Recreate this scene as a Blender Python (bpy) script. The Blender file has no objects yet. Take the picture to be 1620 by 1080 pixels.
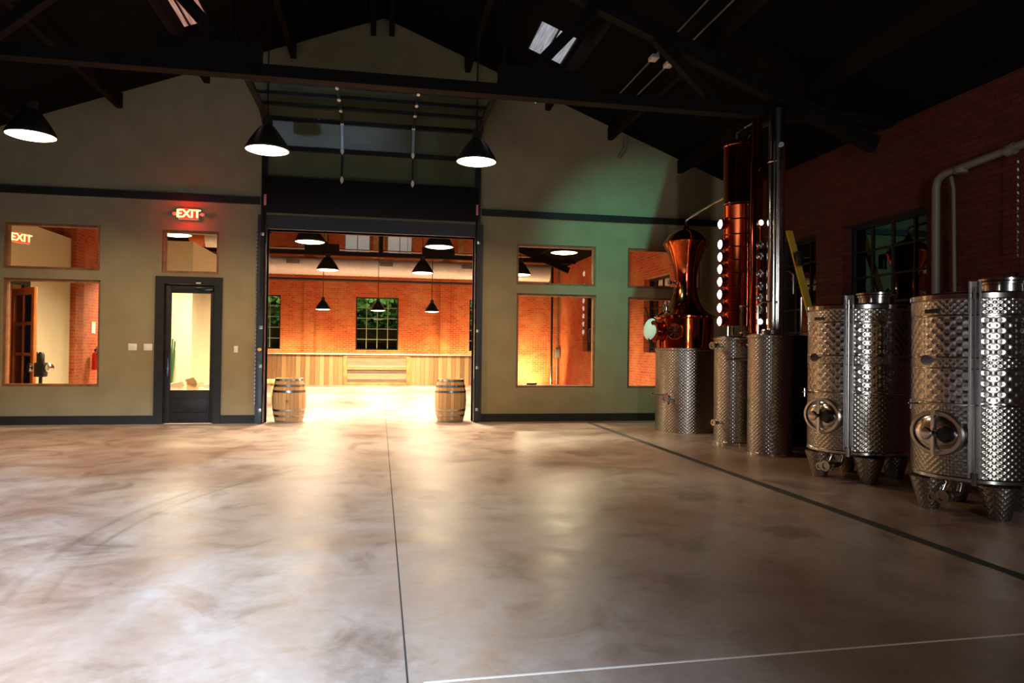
import bpy, bmesh, math, random
from mathutils import Vector, Matrix
random.seed(7)
PI = math.pi
R = math.radians
S = bpy.context.scene
col = S.collection

# ------------------------------------------------------------------ camera, world, big lights, exposure
CAM = Vector((0, 0, 1.4))
FPX, YAW, PITCH, ROLL = 1110.0, R(10.66), R(0.68), R(0.69)
cd = bpy.data.cameras.new('camera'); cam = bpy.data.objects.new('camera', cd); col.objects.link(cam)
fw = Vector((math.sin(YAW)*math.cos(PITCH), math.cos(YAW)*math.cos(PITCH), math.sin(PITCH)))
rt = fw.cross(Vector((0, 0, 1))).normalized(); up = rt.cross(fw)
r2 = rt*math.cos(ROLL)+up*math.sin(ROLL); u2 = up*math.cos(ROLL)-rt*math.sin(ROLL)
m = Matrix((r2, u2, -fw)).transposed().to_4x4(); m.translation = CAM
cam.matrix_world = m
cd.sensor_width = 36; cd.lens = FPX/1620*36; cd.clip_end = 200; cd.clip_start = 0.05
S.camera = cam

S.view_settings.view_transform = 'Standard'
S.view_settings.look = 'None'
S.view_settings.gamma = 1
S.view_settings.use_curve_mapping = False
S.view_settings.exposure = 0.0
try:
    S.cycles.use_denoising = True
    S.cycles.sample_clamp_indirect = 6
    S.cycles.max_bounces = 10
    S.cycles.transparent_max_bounces = 16
except Exception: pass

w = bpy.data.worlds.new('night'); S.world = w; w.use_nodes = True
w.node_tree.nodes['Background'].inputs[0].default_value = (0.25, 0.4, 0.55, 1)
w.node_tree.nodes['Background'].inputs[1].default_value = 0.012

def area(name, loc, direction, sx, sy, power, color, parent=None, shape='RECTANGLE', spread=180):
    l = bpy.data.lights.new(name, 'AREA'); l.shape = shape; l.size = sx
    if shape in ('RECTANGLE', 'ELLIPSE'): l.size_y = sy
    l.energy = power; l.color = color; l.spread = R(spread)
    o = bpy.data.objects.new(name, l); col.objects.link(o)
    o.rotation_euler = Vector(direction).to_track_quat('-Z', 'Y').to_euler()
    o.location = loc
    if parent: o.parent = parent
    return o
def spot(name, loc, target, power, color, angle, blend, radius):
    l = bpy.data.lights.new(name, 'SPOT'); l.energy = power; l.color = color
    l.spot_size = R(angle); l.spot_blend = blend; l.shadow_soft_size = radius
    o = bpy.data.objects.new(name, l); col.objects.link(o); o.location = loc
    o.rotation_euler = (Vector(target)-Vector(loc)).to_track_quat('-Z', 'Y').to_euler()
    return o
def point(name, loc, power, color, radius, parent=None):
    l = bpy.data.lights.new(name, 'POINT'); l.energy = power; l.color = color; l.shadow_soft_size = radius
    o = bpy.data.objects.new(name, l); col.objects.link(o); o.location = loc
    if parent: o.parent = parent
    return o
WARM = (1.0, 0.72, 0.42)
# dusk light through the open rear doorway; tall light added for tank streaks
area('doorway_daylight', (-2.5, -4.2, 2.9), (-0.06, 1, -0.50), 5.4, 1.7, 1130, (0.56, 0.76, 1.0), spread=38)
area('tank_streak_light', (2.05, -4.05, 2.1), (0.35, 1, 0), .45, 3.4, 60, (0.95, 0.97, 1.0), spread=80)
LAMP_W = 125      # pendant lamps of the still room
BAR_W = 420      # pendant lamps of the bar room

# ------------------------------------------------------------------ helpers
class MB:
    def __init__(s): s.bm = bmesh.new(); s.uv = s.bm.loops.layers.uv.new('UVMap'); s.mi = 0
    def _f(s, vs):
        try: f = s.bm.faces.new(vs); f.material_index = s.mi; return f
        except ValueError: return None
    def hexa(s, P):
        v = [s.bm.verts.new(p) for p in P]
        for q in ((0,3,2,1),(4,5,6,7),(0,1,5,4),(1,2,6,5),(2,3,7,6),(3,0,4,7)): s._f([v[i] for i in q])
    def box(s, x0, x1, y0, y1, z0, z1):
        s.hexa([(x0,y0,z0),(x1,y0,z0),(x1,y1,z0),(x0,y1,z0),(x0,y0,z1),(x1,y0,z1),(x1,y1,z1),(x0,y1,z1)]); return s
    def bbox(s, x0, x1, y0, y1, z0, z1, b=0.006):
        t = bmesh.new(); bmesh.ops.create_cube(t, size=1)
        for v in t.verts:
            v.co = Vector((x0+(v.co.x+.5)*(x1-x0), y0+(v.co.y+.5)*(y1-y0), z0+(v.co.z+.5)*(z1-z0)))
        bmesh.ops.bevel(t, geom=list(t.edges), offset=b, segments=2, affect='EDGES', profile=.5)
        vm = {v: s.bm.verts.new(v.co) for v in t.verts}
        for f in t.faces: s._f([vm[v] for v in f.verts])
        t.free(); return s
    def beam(s, p, q, w_, h_, upv=(0,0,1)):
        p, q = Vector(p), Vector(q); d = (q-p).normalized(); u = Vector(upv)
        if abs(d.dot(u)) > .98: u = Vector((0,1,0))
        a = d.cross(u).normalized()*w_/2; b = a.cross(d).normalized()*h_/2
        s.hexa([p-a-b, p+a-b, p+a+b, p-a+b, q-a-b, q+a-b, q+a+b, q-a+b]); return s
    def ring(s, c, d, r, seg, ref=None):
        d = Vector(d).normalized()
        a = ref if ref is not None else (d.cross(Vector((0,0,1))) if abs(d.z) < .9 else Vector((1,0,0)))
        a = (a-d*a.dot(d)).normalized(); b = d.cross(a)
        return [s.bm.verts.new(Vector(c)+a*r*math.cos(2*PI*i/seg)+b*r*math.sin(2*PI*i/seg)) for i in range(seg)], a
    def tube(s, pts, r, seg=12, cap=True):
        pts = [Vector(p) for p in pts]; prev = None; ref = None; n = len(pts)
        rs = r if isinstance(r, (list, tuple)) else [r]*n
        for i, p in enumerate(pts):
            d = (pts[min(i+1, n-1)]-pts[max(i-1, 0)])
            k, ref = s.ring(p, d, rs[i], seg, ref)
            if prev:
                for j in range(seg): s._f([prev[j], prev[(j+1) % seg], k[(j+1) % seg], k[j]])
            elif cap: s._f(k[::-1])
            prev = k
        if cap: s._f(prev)
        return s
    def lathe(s, prof, seg=48, origin=(0,0,0), axis=(0,0,1), mats=None, close=False):
        o = Vector(origin); ax = Vector(axis).normalized()
        q = Vector((0,0,1)).rotation_difference(ax)
        rings = []
        for (r, z) in prof:
            if r < 1e-5: rings.append([s.bm.verts.new(o+q@Vector((0,0,z)))])
            else: rings.append([s.bm.verts.new(o+q@Vector((r*math.cos(2*PI*i/seg), r*math.sin(2*PI*i/seg), z))) for i in range(seg)])
        L = 0; rm = max(p[0] for p in prof)
        for k in range(len(rings)-1):
            A, B = rings[k], rings[k+1]
            dl = math.hypot(prof[k+1][0]-prof[k][0], prof[k+1][1]-prof[k][1])
            if mats: s.mi = mats[k]
            for i in range(seg):
                j = (i+1) % seg; f = None
                if len(A) == 1 and len(B) == 1: continue
                if len(A) == 1: f = s._f([A[0], B[j], B[i]][::-1]); uvs = [(i,L),(i,L+dl),(i+1,L+dl)]; uvs = [(i,L+dl),(i+1,L+dl),(i,L)]
                elif len(B) == 1: f = s._f([A[i], A[j], B[0]]); uvs = [(i,L),(i+1,L),(i,L+dl)]
                else: f = s._f([A[i], A[j], B[j], B[i]]); uvs = [(i,L),(i+1,L),(i+1,L+dl),(i,L+dl)]
                if f:
                    for l, (u, v) in zip(f.loops, uvs): l[s.uv].uv = (u/seg*2*PI*rm, v)
            L += dl
        s.mi = 0
        return s
    def prism(s, poly, y0, y1, axis='y'):
        def P(a, b, t): return (a, t, b) if axis == 'y' else ((t, a, b) if axis == 'x' else (a, b, t))
        A = [s.bm.verts.new(P(a, b, y0)) for a, b in poly]; B = [s.bm.verts.new(P(a, b, y1)) for a, b in poly]
        n = len(poly); s._f(A); s._f(B[::-1])
        for i in range(n): s._f([A[i], B[i], B[(i+1) % n], A[(i+1) % n]])
        return s
    def xf(s, M): 
        bmesh.ops.transform(s.bm, matrix=M, verts=s.bm.verts); return s
    def build(s, name, mat, parent=None, smooth=True, local=False):
        bm = s.bm
        bmesh.ops.recalc_face_normals(bm, faces=bm.faces)
        if parent is not None and not local:
            off = Vector((0,0,0)); p = parent
            while p: off += p.location; p = p.parent
            bmesh.ops.translate(bm, verts=bm.verts, vec=-off)
        if smooth:
            for f in bm.faces: f.smooth = True
            for e in bm.edges:
                if len(e.link_faces) == 2 and e.calc_face_angle(0) > R(32): e.smooth = False
        me = bpy.data.meshes.new(name); bm.to_mesh(me); bm.free()
        for mm in (mat if isinstance(mat, (list, tuple)) else [mat]): me.materials.append(mm)
        o = bpy.data.objects.new(name, me); col.objects.link(o)
        if parent is not None: o.parent = parent
        return o
def tag(o, label=None, cat=None, group=None, kind=None):
    if label: o['label'] = label
    if cat: o['category'] = cat
    if group: o['group'] = group
    if kind: o['kind'] = kind
    return o
def thing(name, loc, label, cat, group=None):
    o = bpy.data.objects.new(name, None); col.objects.link(o); o.location = loc; o.empty_display_size = .1
    return tag(o, label, cat, group)
def struct(o): o['kind'] = 'structure'; return o
def dup(root, loc, label=None, rz=None):
    def rec(o, par):
        c = o.copy(); col.objects.link(c)
        if par: c.parent = par
        for ch in list(o.children): rec(ch, c)
        return c
    r = rec(root, None); r.location = loc
    if label: r['label'] = label
    if rz is not None: r.rotation_euler = (0,0,rz)
    return r
def wall_cells(mb, a0, a1, z0, z1, t0, t1, holes, axis='x'):
    xs = sorted({a0, a1, *[h[0] for h in holes], *[h[1] for h in holes]}); zs = sorted({z0, z1, *[h[2] for h in holes], *[h[3] for h in holes]})
    xs = [x for x in xs if a0 <= x <= a1]; zs = [z for z in zs if z0 <= z <= z1]
    for i in range(len(xs)-1):
        for j in range(len(zs)-1):
            cx, cz = (xs[i]+xs[i+1])/2, (zs[j]+zs[j+1])/2
            if any(h[0] < cx < h[1] and h[2] < cz < h[3] for h in holes): continue
            if axis == 'x': mb.box(xs[i], xs[i+1], t0, t1, zs[j], zs[j+1])
            else: mb.box(t0, t1, xs[i], xs[i+1], zs[j], zs[j+1])
    return mb

# ------------------------------------------------------------------ materials
def nt(name):
    m_ = bpy.data.materials.new(name); m_.use_nodes = True; t = m_.node_tree
    return m_, t, t.nodes['Principled BSDF']
def N(t, typ, **kw):
    n = t.nodes.new(typ)
    for k, v in kw.items(): setattr(n, k, v)
    return n
def ramp(t, stops):
    r = N(t, 'ShaderNodeValToRGB'); e = r.color_ramp.elements
    while len(e) < len(stops): e.new(.5)
    for i, (p, c) in enumerate(stops): e[i].position = p; e[i].color = (*c, 1) if len(c) == 3 else c
    return r
def plain(name, c, rough=.5, metal=0, noise=.0, nscale=8, bump=0, spec=None):
    m_, t, b = nt(name)
    b.inputs['Roughness'].default_value = rough; b.inputs['Metallic'].default_value = metal
    if spec is not None: b.inputs['Specular IOR Level'].default_value = spec
    tc = N(t, 'ShaderNodeTexCoord'); n = N(t, 'ShaderNodeTexNoise'); n.inputs['Scale'].default_value = nscale; n.inputs['Detail'].default_value = 6
    t.links.new(tc.outputs['Object'], n.inputs['Vector'])
    lo = tuple(x*(1-noise) for x in c); hi = tuple(min(1, x*(1+noise)) for x in c)
    r = ramp(t, [(.3, lo), (.7, hi)]); t.links.new(n.outputs[0], r.inputs[0]); t.links.new(r.outputs[0], b.inputs['Base Color'])
    if bump:
        bp = N(t, 'ShaderNodeBump'); bp.inputs['Strength'].default_value = bump; bp.inputs['Distance'].default_value = .01
        t.links.new(n.outputs[0], bp.inputs['Height']); t.links.new(bp.outputs[0], b.inputs['Normal'])
    return m_
def emis(name, c, s):
    m_, t, b = nt(name)
    b.inputs['Base Color'].default_value = (*c, 1); b.inputs['Emission Color'].default_value = (*c, 1); b.inputs['Emission Strength'].default_value = s
    return m_
def brick(name, c1, c2, mortar, wash=(.6,.5,.35), washamt=.0):
    m_, t, b = nt(name)
    g = N(t, 'ShaderNodeNewGeometry'); sp = N(t, 'ShaderNodeSeparateXYZ'); sn = N(t, 'ShaderNodeSeparateXYZ')
    t.links.new(g.outputs['Position'], sp.inputs[0]); t.links.new(g.outputs['True Normal'], sn.inputs[0])
    ab = N(t, 'ShaderNodeMath', operation='ABSOLUTE'); gt = N(t, 'ShaderNodeMath', operation='GREATER_THAN'); gt.inputs[1].default_value = .5
    t.links.new(sn.outputs[0], ab.inputs[0]); t.links.new(ab.outputs[0], gt.inputs[0])
    mx = N(t, 'ShaderNodeMix', data_type='FLOAT'); t.links.new(gt.outputs[0], mx.inputs[0]); t.links.new(sp.outputs[0], mx.inputs[2]); t.links.new(sp.outputs[1], mx.inputs[3])
    cb = N(t, 'ShaderNodeCombineXYZ'); t.links.new(mx.outputs[0], cb.inputs[0]); t.links.new(sp.outputs[2], cb.inputs[1])
    bk = N(t, 'ShaderNodeTexBrick'); t.links.new(cb.outputs[0], bk.inputs['Vector'])
    bk.inputs['Scale'].default_value = 1; bk.inputs['Brick Width'].default_value = .23; bk.inputs['Row Height'].default_value = .077; bk.inputs['Mortar Size'].default_value = .009
    bk.inputs['Color1'].default_value = (*c1, 1); bk.inputs['Color2'].default_value = (*c2, 1); bk.inputs['Mortar'].default_value = (*mortar, 1); bk.inputs['Mortar Smooth'].default_value = .3
    n = N(t, 'ShaderNodeTexNoise'); n.inputs['Scale'].default_value = .9; n.inputs['Detail'].default_value = 8; n.inputs['Roughness'].default_value = .7; t.links.new(cb.outputs[0], n.inputs['Vector'])
    r = ramp(t, [(.52-washamt*.2, (0,0,0)), (.72-washamt*.2, (washamt,)*3)]); t.links.new(n.outputs[0], r.inputs[0])
    mc = N(t, 'ShaderNodeMix', data_type='RGBA'); t.links.new(r.outputs[0], mc.inputs[0]); t.links.new(bk.outputs[0], mc.inputs[6]); mc.inputs[7].default_value = (*wash, 1)
    t.links.new(mc.outputs[2], b.inputs['Base Color']); b.inputs['Roughness'].default_value = .85
    bp = N(t, 'ShaderNodeBump', invert=True); bp.inputs['Strength'].default_value = .5; bp.inputs['Distance'].default_value = .01
    t.links.new(bk.outputs[1], bp.inputs['Height']); t.links.new(bp.outputs[0], b.inputs['Normal'])
    return m_
def dimple(name, c, pitch, strength, rough=.22, roundd=False):
    m_, t, b = nt(name)
    b.inputs['Metallic'].default_value = 1; b.inputs['Roughness'].default_value = rough; b.inputs['Base Color'].default_value = (*c, 1)
    b.inputs['Anisotropic'].default_value = .5; b.inputs['Anisotropic Rotation'].default_value = .25
    tg = N(t, 'ShaderNodeTangent', direction_type='RADIAL', axis='Z'); t.links.new(tg.outputs[0], b.inputs['Tangent'])
    uv = N(t, 'ShaderNodeUVMap'); uv.uv_map = 'UVMap'; s_ = N(t, 'ShaderNodeSeparateXYZ'); t.links.new(uv.outputs[0], s_.inputs[0])
    k = PI/pitch
    def M(op, a, b_=None):
        n = N(t, 'ShaderNodeMath', operation=op)
        for i, x in enumerate((a, b_)):
            if x is None: continue
            if isinstance(x, (int, float)): n.inputs[i].default_value = x
            else: t.links.new(x, n.inputs[i])
        return n.outputs[0]
    u = M('MULTIPLY', s_.outputs[0], k); v = M('MULTIPLY', s_.outputs[1], k*1.1)
    h = M('MAXIMUM', M('MULTIPLY', M('SINE', u), M('SINE', v)), -.35)
    n = N(t, 'ShaderNodeTexNoise'); n.inputs['Scale'].default_value = 5; t.links.new(uv.outputs[0], n.inputs['Vector'])
    h2 = M('ADD', h, M('MULTIPLY', n.outputs[0], 1.0 if roundd else .4))
    bp = N(t, 'ShaderNodeBump'); bp.inputs['Strength'].default_value = strength; bp.inputs['Distance'].default_value = pitch*(.085 if roundd else .085)
    t.links.new(h2, bp.inputs['Height']); t.links.new(bp.outputs[0], b.inputs['Normal'])
    return m_
def planks(name, cols, width=.12, vertical=True, rough=.6):
    m_, t, b = nt(name)
    g = N(t, 'ShaderNodeNewGeometry'); sp = N(t, 'ShaderNodeSeparateXYZ'); t.links.new(g.outputs['Position'], sp.inputs[0])
    a, c = (0, 2) if vertical else (2, 0)
    d = N(t, 'ShaderNodeMath', operation='DIVIDE'); t.links.new(sp.outputs[a], d.inputs[0]); d.inputs[1].default_value = width
    f = N(t, 'ShaderNodeMath', operation='FLOOR'); t.links.new(d.outputs[0], f.inputs[0])
    wn = N(t, 'ShaderNodeTexWhiteNoise', noise_dimensions='1D'); t.links.new(f.outputs[0], wn.inputs['W'])
    cb = N(t, 'ShaderNodeCombineXYZ'); m1 = N(t, 'ShaderNodeMath', operation='MULTIPLY'); m1.inputs[1].default_value = 22; t.links.new(sp.outputs[a], m1.inputs[0])
    t.links.new(m1.outputs[0], cb.inputs[0]); t.links.new(sp.outputs[c], cb.inputs[1]); t.links.new(f.outputs[0], cb.inputs[2])
    n = N(t, 'ShaderNodeTexNoise'); n.inputs['Scale'].default_value = 1.6; n.inputs['Detail'].default_value = 8; n.inputs['Roughness'].default_value = .7; t.links.new(cb.outputs[0], n.inputs['Vector'])
    ad = N(t, 'ShaderNodeMath', operation='ADD'); m2 = N(t, 'ShaderNodeMath', operation='MULTIPLY'); m2.inputs[1].default_value = .45; t.links.new(wn.outputs[0], m2.inputs[0])
    m3 = N(t, 'ShaderNodeMath', operation='MULTIPLY'); m3.inputs[1].default_value = .7; t.links.new(n.outputs[0], m3.inputs[0])
    t.links.new(m2.outputs[0], ad.inputs[0]); t.links.new(m3.outputs[0], ad.inputs[1])
    r = ramp(t, [(.25+.3*i, c_) for i, c_ in enumerate(cols)]); t.links.new(ad.outputs[0], r.inputs[0])
    fr = N(t, 'ShaderNodeMath', operation='FRACT'); t.links.new(d.outputs[0], fr.inputs[0])
    lt = N(t, 'ShaderNodeMath', operation='LESS_THAN'); lt.inputs[1].default_value = .06; t.links.new(fr.outputs[0], lt.inputs[0])
    mc = N(t, 'ShaderNodeMix', data_type='RGBA'); t.links.new(lt.outputs[0], mc.inputs[0]); t.links.new(r.outputs[0], mc.inputs[6]); mc.inputs[7].default_value = (.06,.03,.015,1)
    t.links.new(mc.outputs[2], b.inputs['Base Color']); b.inputs['Roughness'].default_value = rough
    return m_
def glass(name, tint=(.9,.95,.92), refl=1.0):
    m_, t, b = nt(name); t.nodes.remove(b); out = [n for n in t.nodes if n.type == 'OUTPUT_MATERIAL'][0]
    tr = N(t, 'ShaderNodeBsdfTransparent'); tr.inputs[0].default_value = (*tint, 1); gl = N(t, 'ShaderNodeBsdfGlossy'); gl.inputs['Roughness'].default_value = .02
    fr = N(t, 'ShaderNodeFresnel'); fr.inputs[0].default_value = 1.5; mu = N(t, 'ShaderNodeMath', operation='MULTIPLY'); mu.inputs[1].default_value = refl
    t.links.new(fr.outputs[0], mu.inputs[0]); mx = N(t, 'ShaderNodeMixShader'); t.links.new(mu.outputs[0], mx.inputs[0]); t.links.new(tr.outputs[0], mx.inputs[1]); t.links.new(gl.outputs[0], mx.inputs[2])
    t.links.new(mx.outputs[0], out.inputs[0]); return m_
def concrete():
    m_, t, b = nt('polished_concrete')
    g = N(t, 'ShaderNodeNewGeometry')
    def noise(s, d=8, ro=.65, dist=0):
        n = N(t, 'ShaderNodeTexNoise'); n.inputs['Scale'].default_value = s; n.inputs['Detail'].default_value = d; n.inputs['Roughness'].default_value = ro; n.inputs['Distortion'].default_value = dist
        t.links.new(g.outputs['Position'], n.inputs['Vector']); return n
    n1 = noise(.45, 9, .62, .6); n2 = noise(1.7, 10, .7, .8); n3 = noise(14, 6)
    r1 = ramp(t, [(.34, (.225,.132,.096)), (.50, (.305,.218,.178)), (.66, (.405,.345,.32))]); t.links.new(n1.outputs[0], r1.inputs[0])
    r2 = ramp(t, [(.32, (.50,.44,.40)), (.5, (.88,.86,.84)), (.7, (1,1,1))]); t.links.new(n2.outputs[0], r2.inputs[0])
    r3 = ramp(t, [(.3, (.86,.86,.86)), (.6, (1,1,1))]); t.links.new(n3.outputs[0], r3.inputs[0])
    mm = N(t, 'ShaderNodeMix', data_type='RGBA', blend_type='MULTIPLY'); mm.inputs[0].default_value = 1; t.links.new(r1.outputs[0], mm.inputs[6]); t.links.new(r2.outputs[0], mm.inputs[7])
    m2 = N(t, 'ShaderNodeMix', data_type='RGBA', blend_type='MULTIPLY'); m2.inputs[0].default_value = 1; t.links.new(mm.outputs[2], m2.inputs[6]); t.links.new(r3.outputs[0], m2.inputs[7])
    def M(op, a, b_=None):
        n = N(t, 'ShaderNodeMath', operation=op)
        for i, x in enumerate((a, b_)):
            if x is None: continue
            if isinstance(x, (int, float)): n.inputs[i].default_value = x
            else: t.links.new(x, n.inputs[i])
        return n.outputs[0]
    def dist(c):
        n = N(t, 'ShaderNodeVectorMath', operation='DISTANCE'); n.inputs[1].default_value = (*c, 0); t.links.new(g.outputs['Position'], n.inputs[0]); return n.outputs['Value']
    wet = None
    for (x_, y_, r_) in ((1.27,10.1,.5),(1.75,9.5,.45),(2.8,9.25,.55),(2.05,8.4,.45),(3.05,6.4,.5),(3.2,5.0,.45),(.45,6.65,.2),(-1.8,6.3,.15),(.34,10.8,.3)):
        v = M('SUBTRACT', 1, M('DIVIDE', dist((x_,y_)), r_)); wet = v if wet is None else M('MAXIMUM', wet, v)
    n5 = noise(4.5, 8, .7, 2.0)
    wet = M('MULTIPLY', M('SUBTRACT', M('ADD', M('MAXIMUM', wet, 0), M('MULTIPLY', n5.outputs[0], 1.3)), 1.08), 4)
    wet = M('MINIMUM', M('MAXIMUM', wet, 0), 1)
    spg = N(t, 'ShaderNodeSeparateXYZ'); t.links.new(g.outputs['Position'], spg.inputs[0])
    arc = None
    for (c_, R_, w_) in (((3.15,5.35), 5.25, .05), ((3.15,5.35), 5.05, .035)):
        v = M('SUBTRACT', 1, M('DIVIDE', M('ABSOLUTE', M('SUBTRACT', dist(c_), R_)), w_)); arc = v if arc is None else M('MAXIMUM', arc, v)
    arc = M('MULTIPLY', M('MAXIMUM', arc, 0), M('MULTIPLY', M('MULTIPLY', M('LESS_THAN', spg.outputs[0], -.9), M('GREATER_THAN', spg.outputs[1], 4.2)), M('MULTIPLY', M('SUBTRACT', noise(1.1, 3).outputs[0], .32), 2.0)))
    mk = M('MINIMUM', M('ADD', M('MULTIPLY', wet, .5), M('MAXIMUM', arc, 0)), .8)
    m3 = N(t, 'ShaderNodeMix', data_type='RGBA'); t.links.new(mk, m3.inputs[0]); t.links.new(m2.outputs[2], m3.inputs[6]); m3.inputs[7].default_value = (.07,.045,.035,1)
    t.links.new(m3.outputs[2], b.inputs['Base Color'])
    rr = ramp(t, [(.3, (.30,)*3), (.7, (.48,)*3)]); t.links.new(n2.outputs[0], rr.inputs[0]); t.links.new(rr.outputs[0], b.inputs['Roughness'])
    b.inputs['Specular IOR Level'].default_value = .36
    bp = N(t, 'ShaderNodeBump'); bp.inputs['Strength'].default_value = .12; bp.inputs['Distance'].default_value = .01; n4 = noise(9, 4)
    t.links.new(n4.outputs[0], bp.inputs['Height']); t.links.new(bp.outputs[0], b.inputs['Normal'])
    return m_

PLASTER = plain('beige_plaster', (.255,.205,.108), .8, 0, .10, 2.5, .15)
CREAM = plain('cream_plaster', (.62,.53,.34), .8, 0, .05, 2)
TRIM = plain('charcoal_paint', (.018,.016,.014), .5, 0, .15, 6, 0, .2)
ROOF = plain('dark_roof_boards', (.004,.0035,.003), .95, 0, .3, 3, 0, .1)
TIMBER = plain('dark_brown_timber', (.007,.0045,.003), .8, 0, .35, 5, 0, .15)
OCHRE = plain('ochre_timber', (.32,.16,.045), .7, 0, .3, 5)
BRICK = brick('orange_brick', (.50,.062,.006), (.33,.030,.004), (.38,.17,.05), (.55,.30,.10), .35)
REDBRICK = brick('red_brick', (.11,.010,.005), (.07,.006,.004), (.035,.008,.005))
CONC = concrete()
STEEL = plain('polished_steel', (.62,.60,.56), .16, 1, .05, 4)
BRUSHED = plain('brushed_steel', (.55,.53,.50), .28, 1, .08, 6)
FINE = dimple('fine_dimpled_steel', (.42,.385,.34), .030, 1.0, .30)
LARGE = dimple('large_dimpled_steel', (.46,.43,.39), .050, .8, .27, True)
COPPER = plain('polished_copper', (.66,.13,.035), .10, 1, .12, 3)
COPPERD = plain('burnished_copper', (.45,.07,.02), .16, 1, .2, 3)
BLACK = plain('black_metal', (.012,.012,.012), .3, .3, .1, 5)
SHADE = plain('black_shade_enamel', (.02,.018,.015), .3, 0, .1, 5)
OAK = planks('oak_staves', [(.40,.22,.08),(.52,.31,.13),(.62,.40,.19)], .07)
HOOP = plain('galvanised_hoop', (.45,.44,.43), .3, 1, .2, 12)
BARWOOD = planks('bar_boards', [(.15,.07,.02),(.30,.155,.05),(.45,.27,.11)], .17)
BARWOODH = planks('weathered_boards', [(.05,.028,.014),(.18,.105,.05),(.34,.23,.13)], .11, False)
TOP = plain('pale_wood_top', (.66,.56,.42), .3, 0, .1, 6)
WINWOOD = plain('stained_window_wood', (.22,.09,.03), .5, 0, .3, 8)
ORANGEWOOD = plain('orange_door_wood', (.55,.16,.03), .4, 0, .2, 5)
GLASS = glass('clear_glass', (.95,.97,.95), .55)
DGLASS = glass('overhead_door_glass', (.8,.85,.82), .16)
NIGHTGLASS = glass('night_glass', (.35,.42,.38), 2.2)
WHITEP = plain('white_plastic', (.75,.73,.68), .4)
DUCTM = plain('galvanised_duct', (.88,.85,.80), .4, .1, .06, 10)
GREYPIPE = plain('grey_painted_pipe', (.17,.15,.12), .5)
RED = plain('red_enamel', (.6,.02,.01), .25)
YELLOW = plain('yellow_fibreglass', (.65,.42,.04), .45)
DISC = emis('lamp_diffuser', (1.0,.86,.60), 9)
SIGHT = emis('reflection_glow_glass', (1.0,.93,.80), 14)  # glow stands in for lamp light reflected by the lenses
LAMPIN = plain('white_reflector', (.8,.78,.7), .4)

# ------------------------------------------------------------------ setting
W = 13.5; WT = .25; K = 1.0227
def q(x): return x*K
def zq(z): return 1.4+(z-1.4)*K
APEX, SL, HX = 7.67, .388, 7.4
EAVE = APEX-SL*HX
YF, YB = 28.6, -4.0
def rz(x): return APEX-SL*abs(x)

f = MB(); f.box(-9, 9, YB-9, YF+1, -.2, 0)
struct(f.build('floor', CONC, smooth=False))
# sawn joints and drain in the slab: dark thin strips set 1 mm proud of the slab
j = MB(); j.box(.130, .139, YB, YF, -.01, .0012); struct(j.build('trim_1', plain('joint_filler', (.02,.017,.015), .8), smooth=False))
j = MB(); 
j.prism([(.2,2.965),(7.35,3.06),(7.35,3.07),(.2,2.98)], -.01, .0012, 'z'); struct(j.build('trim_2', plain('pale_joint_filler', (.62,.50,.42), .6), smooth=False))
dr = thing('floor_drain', (4.02, 8, 0), 'long dark slotted drain channel running in the floor beside the row of tanks', 'drain')
d_ = MB(); d_.box(3.96, 3.97, 0, W-.35, -.02, .002); d_.box(4.07, 4.08, 0, W-.35, -.02, .002); d_.build('edge_strip', plain('wet_steel', (.12,.10,.08), .3, .6), dr, False)
d_ = MB(); d_.box(3.97, 4.07, 0, W-.35, -.02, .0015); d_.build('channel', plain('drain_dark', (.008,.007,.006), .7), dr, False)

# front wall with its gable, openings and windows
XO0, XO1, ZO = q(-2.02), q(1.74), zq(3.52)
H_ = dict(LU=(q(-6.26),q(-4.765),zq(2.68),zq(3.465)), LL=(q(-6.26),q(-4.75),zq(.68),zq(2.515)), TR=(q(-3.775),q(-2.835),zq(2.68),zq(3.435)),
          DO=(q(-3.86),q(-2.76),0,zq(2.615)), RU=(q(2.56),q(4.145),zq(2.66),zq(3.44)), RL=(q(2.57),q(4.155),zq(.675),zq(2.49)),
          SU=(q(4.80),q(6.35),zq(2.655),zq(3.44)), SL_=(q(4.81),q(6.35),zq(.67),zq(2.47)))
wf = MB(); wall_cells(wf, -HX, HX, 0, EAVE, W, W+WT, [(XO0, XO1, 0, ZO)]+list(H_.values()))
wf.prism([(-HX,EAVE),(HX,EAVE),(0,APEX)], W, W+WT)
struct(wf.build('wall_front', PLASTER, smooth=False))
# side walls
WIN_R = [(8.45,10.25,1.37,3.46), (10.95,12.75,1.37,3.46)]
WIN_R2 = [(17.2,19.0,1.37,3.46), (23.3,25.1,1.37,3.46)]
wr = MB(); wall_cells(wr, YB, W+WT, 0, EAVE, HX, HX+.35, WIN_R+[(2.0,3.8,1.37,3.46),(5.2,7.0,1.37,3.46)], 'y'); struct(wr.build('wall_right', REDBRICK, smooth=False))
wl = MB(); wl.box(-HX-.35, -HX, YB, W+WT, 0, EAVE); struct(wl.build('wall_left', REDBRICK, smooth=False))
wr = MB(); wall_cells(wr, W+WT, YF, 0, EAVE, HX, HX+.35, WIN_R2, 'y')
struct(wr.build('wall_bar_right', BRICK, smooth=False))
wl = MB(); wall_cells(wl, W+WT, YF, 0, EAVE, -HX-.35, -HX, [(14.55,15.85,0,2.55),(20.6,22.2,1.3,3.4)], 'y'); struct(wl.build('wall_bar_left', BRICK, smooth=False))
FARW = [(-.96+4.55*k, .72+4.55*k, 1.33, 3.44) for k in (-1,0,1)]
CLER = [(-1.45,-.42,5.15,5.95), (.22,1.25,5.15,5.95)]
wb = MB(); wall_cells(wb, -HX, HX, 0, EAVE, YF, YF+.4, FARW)
zs = EAVE
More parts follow.
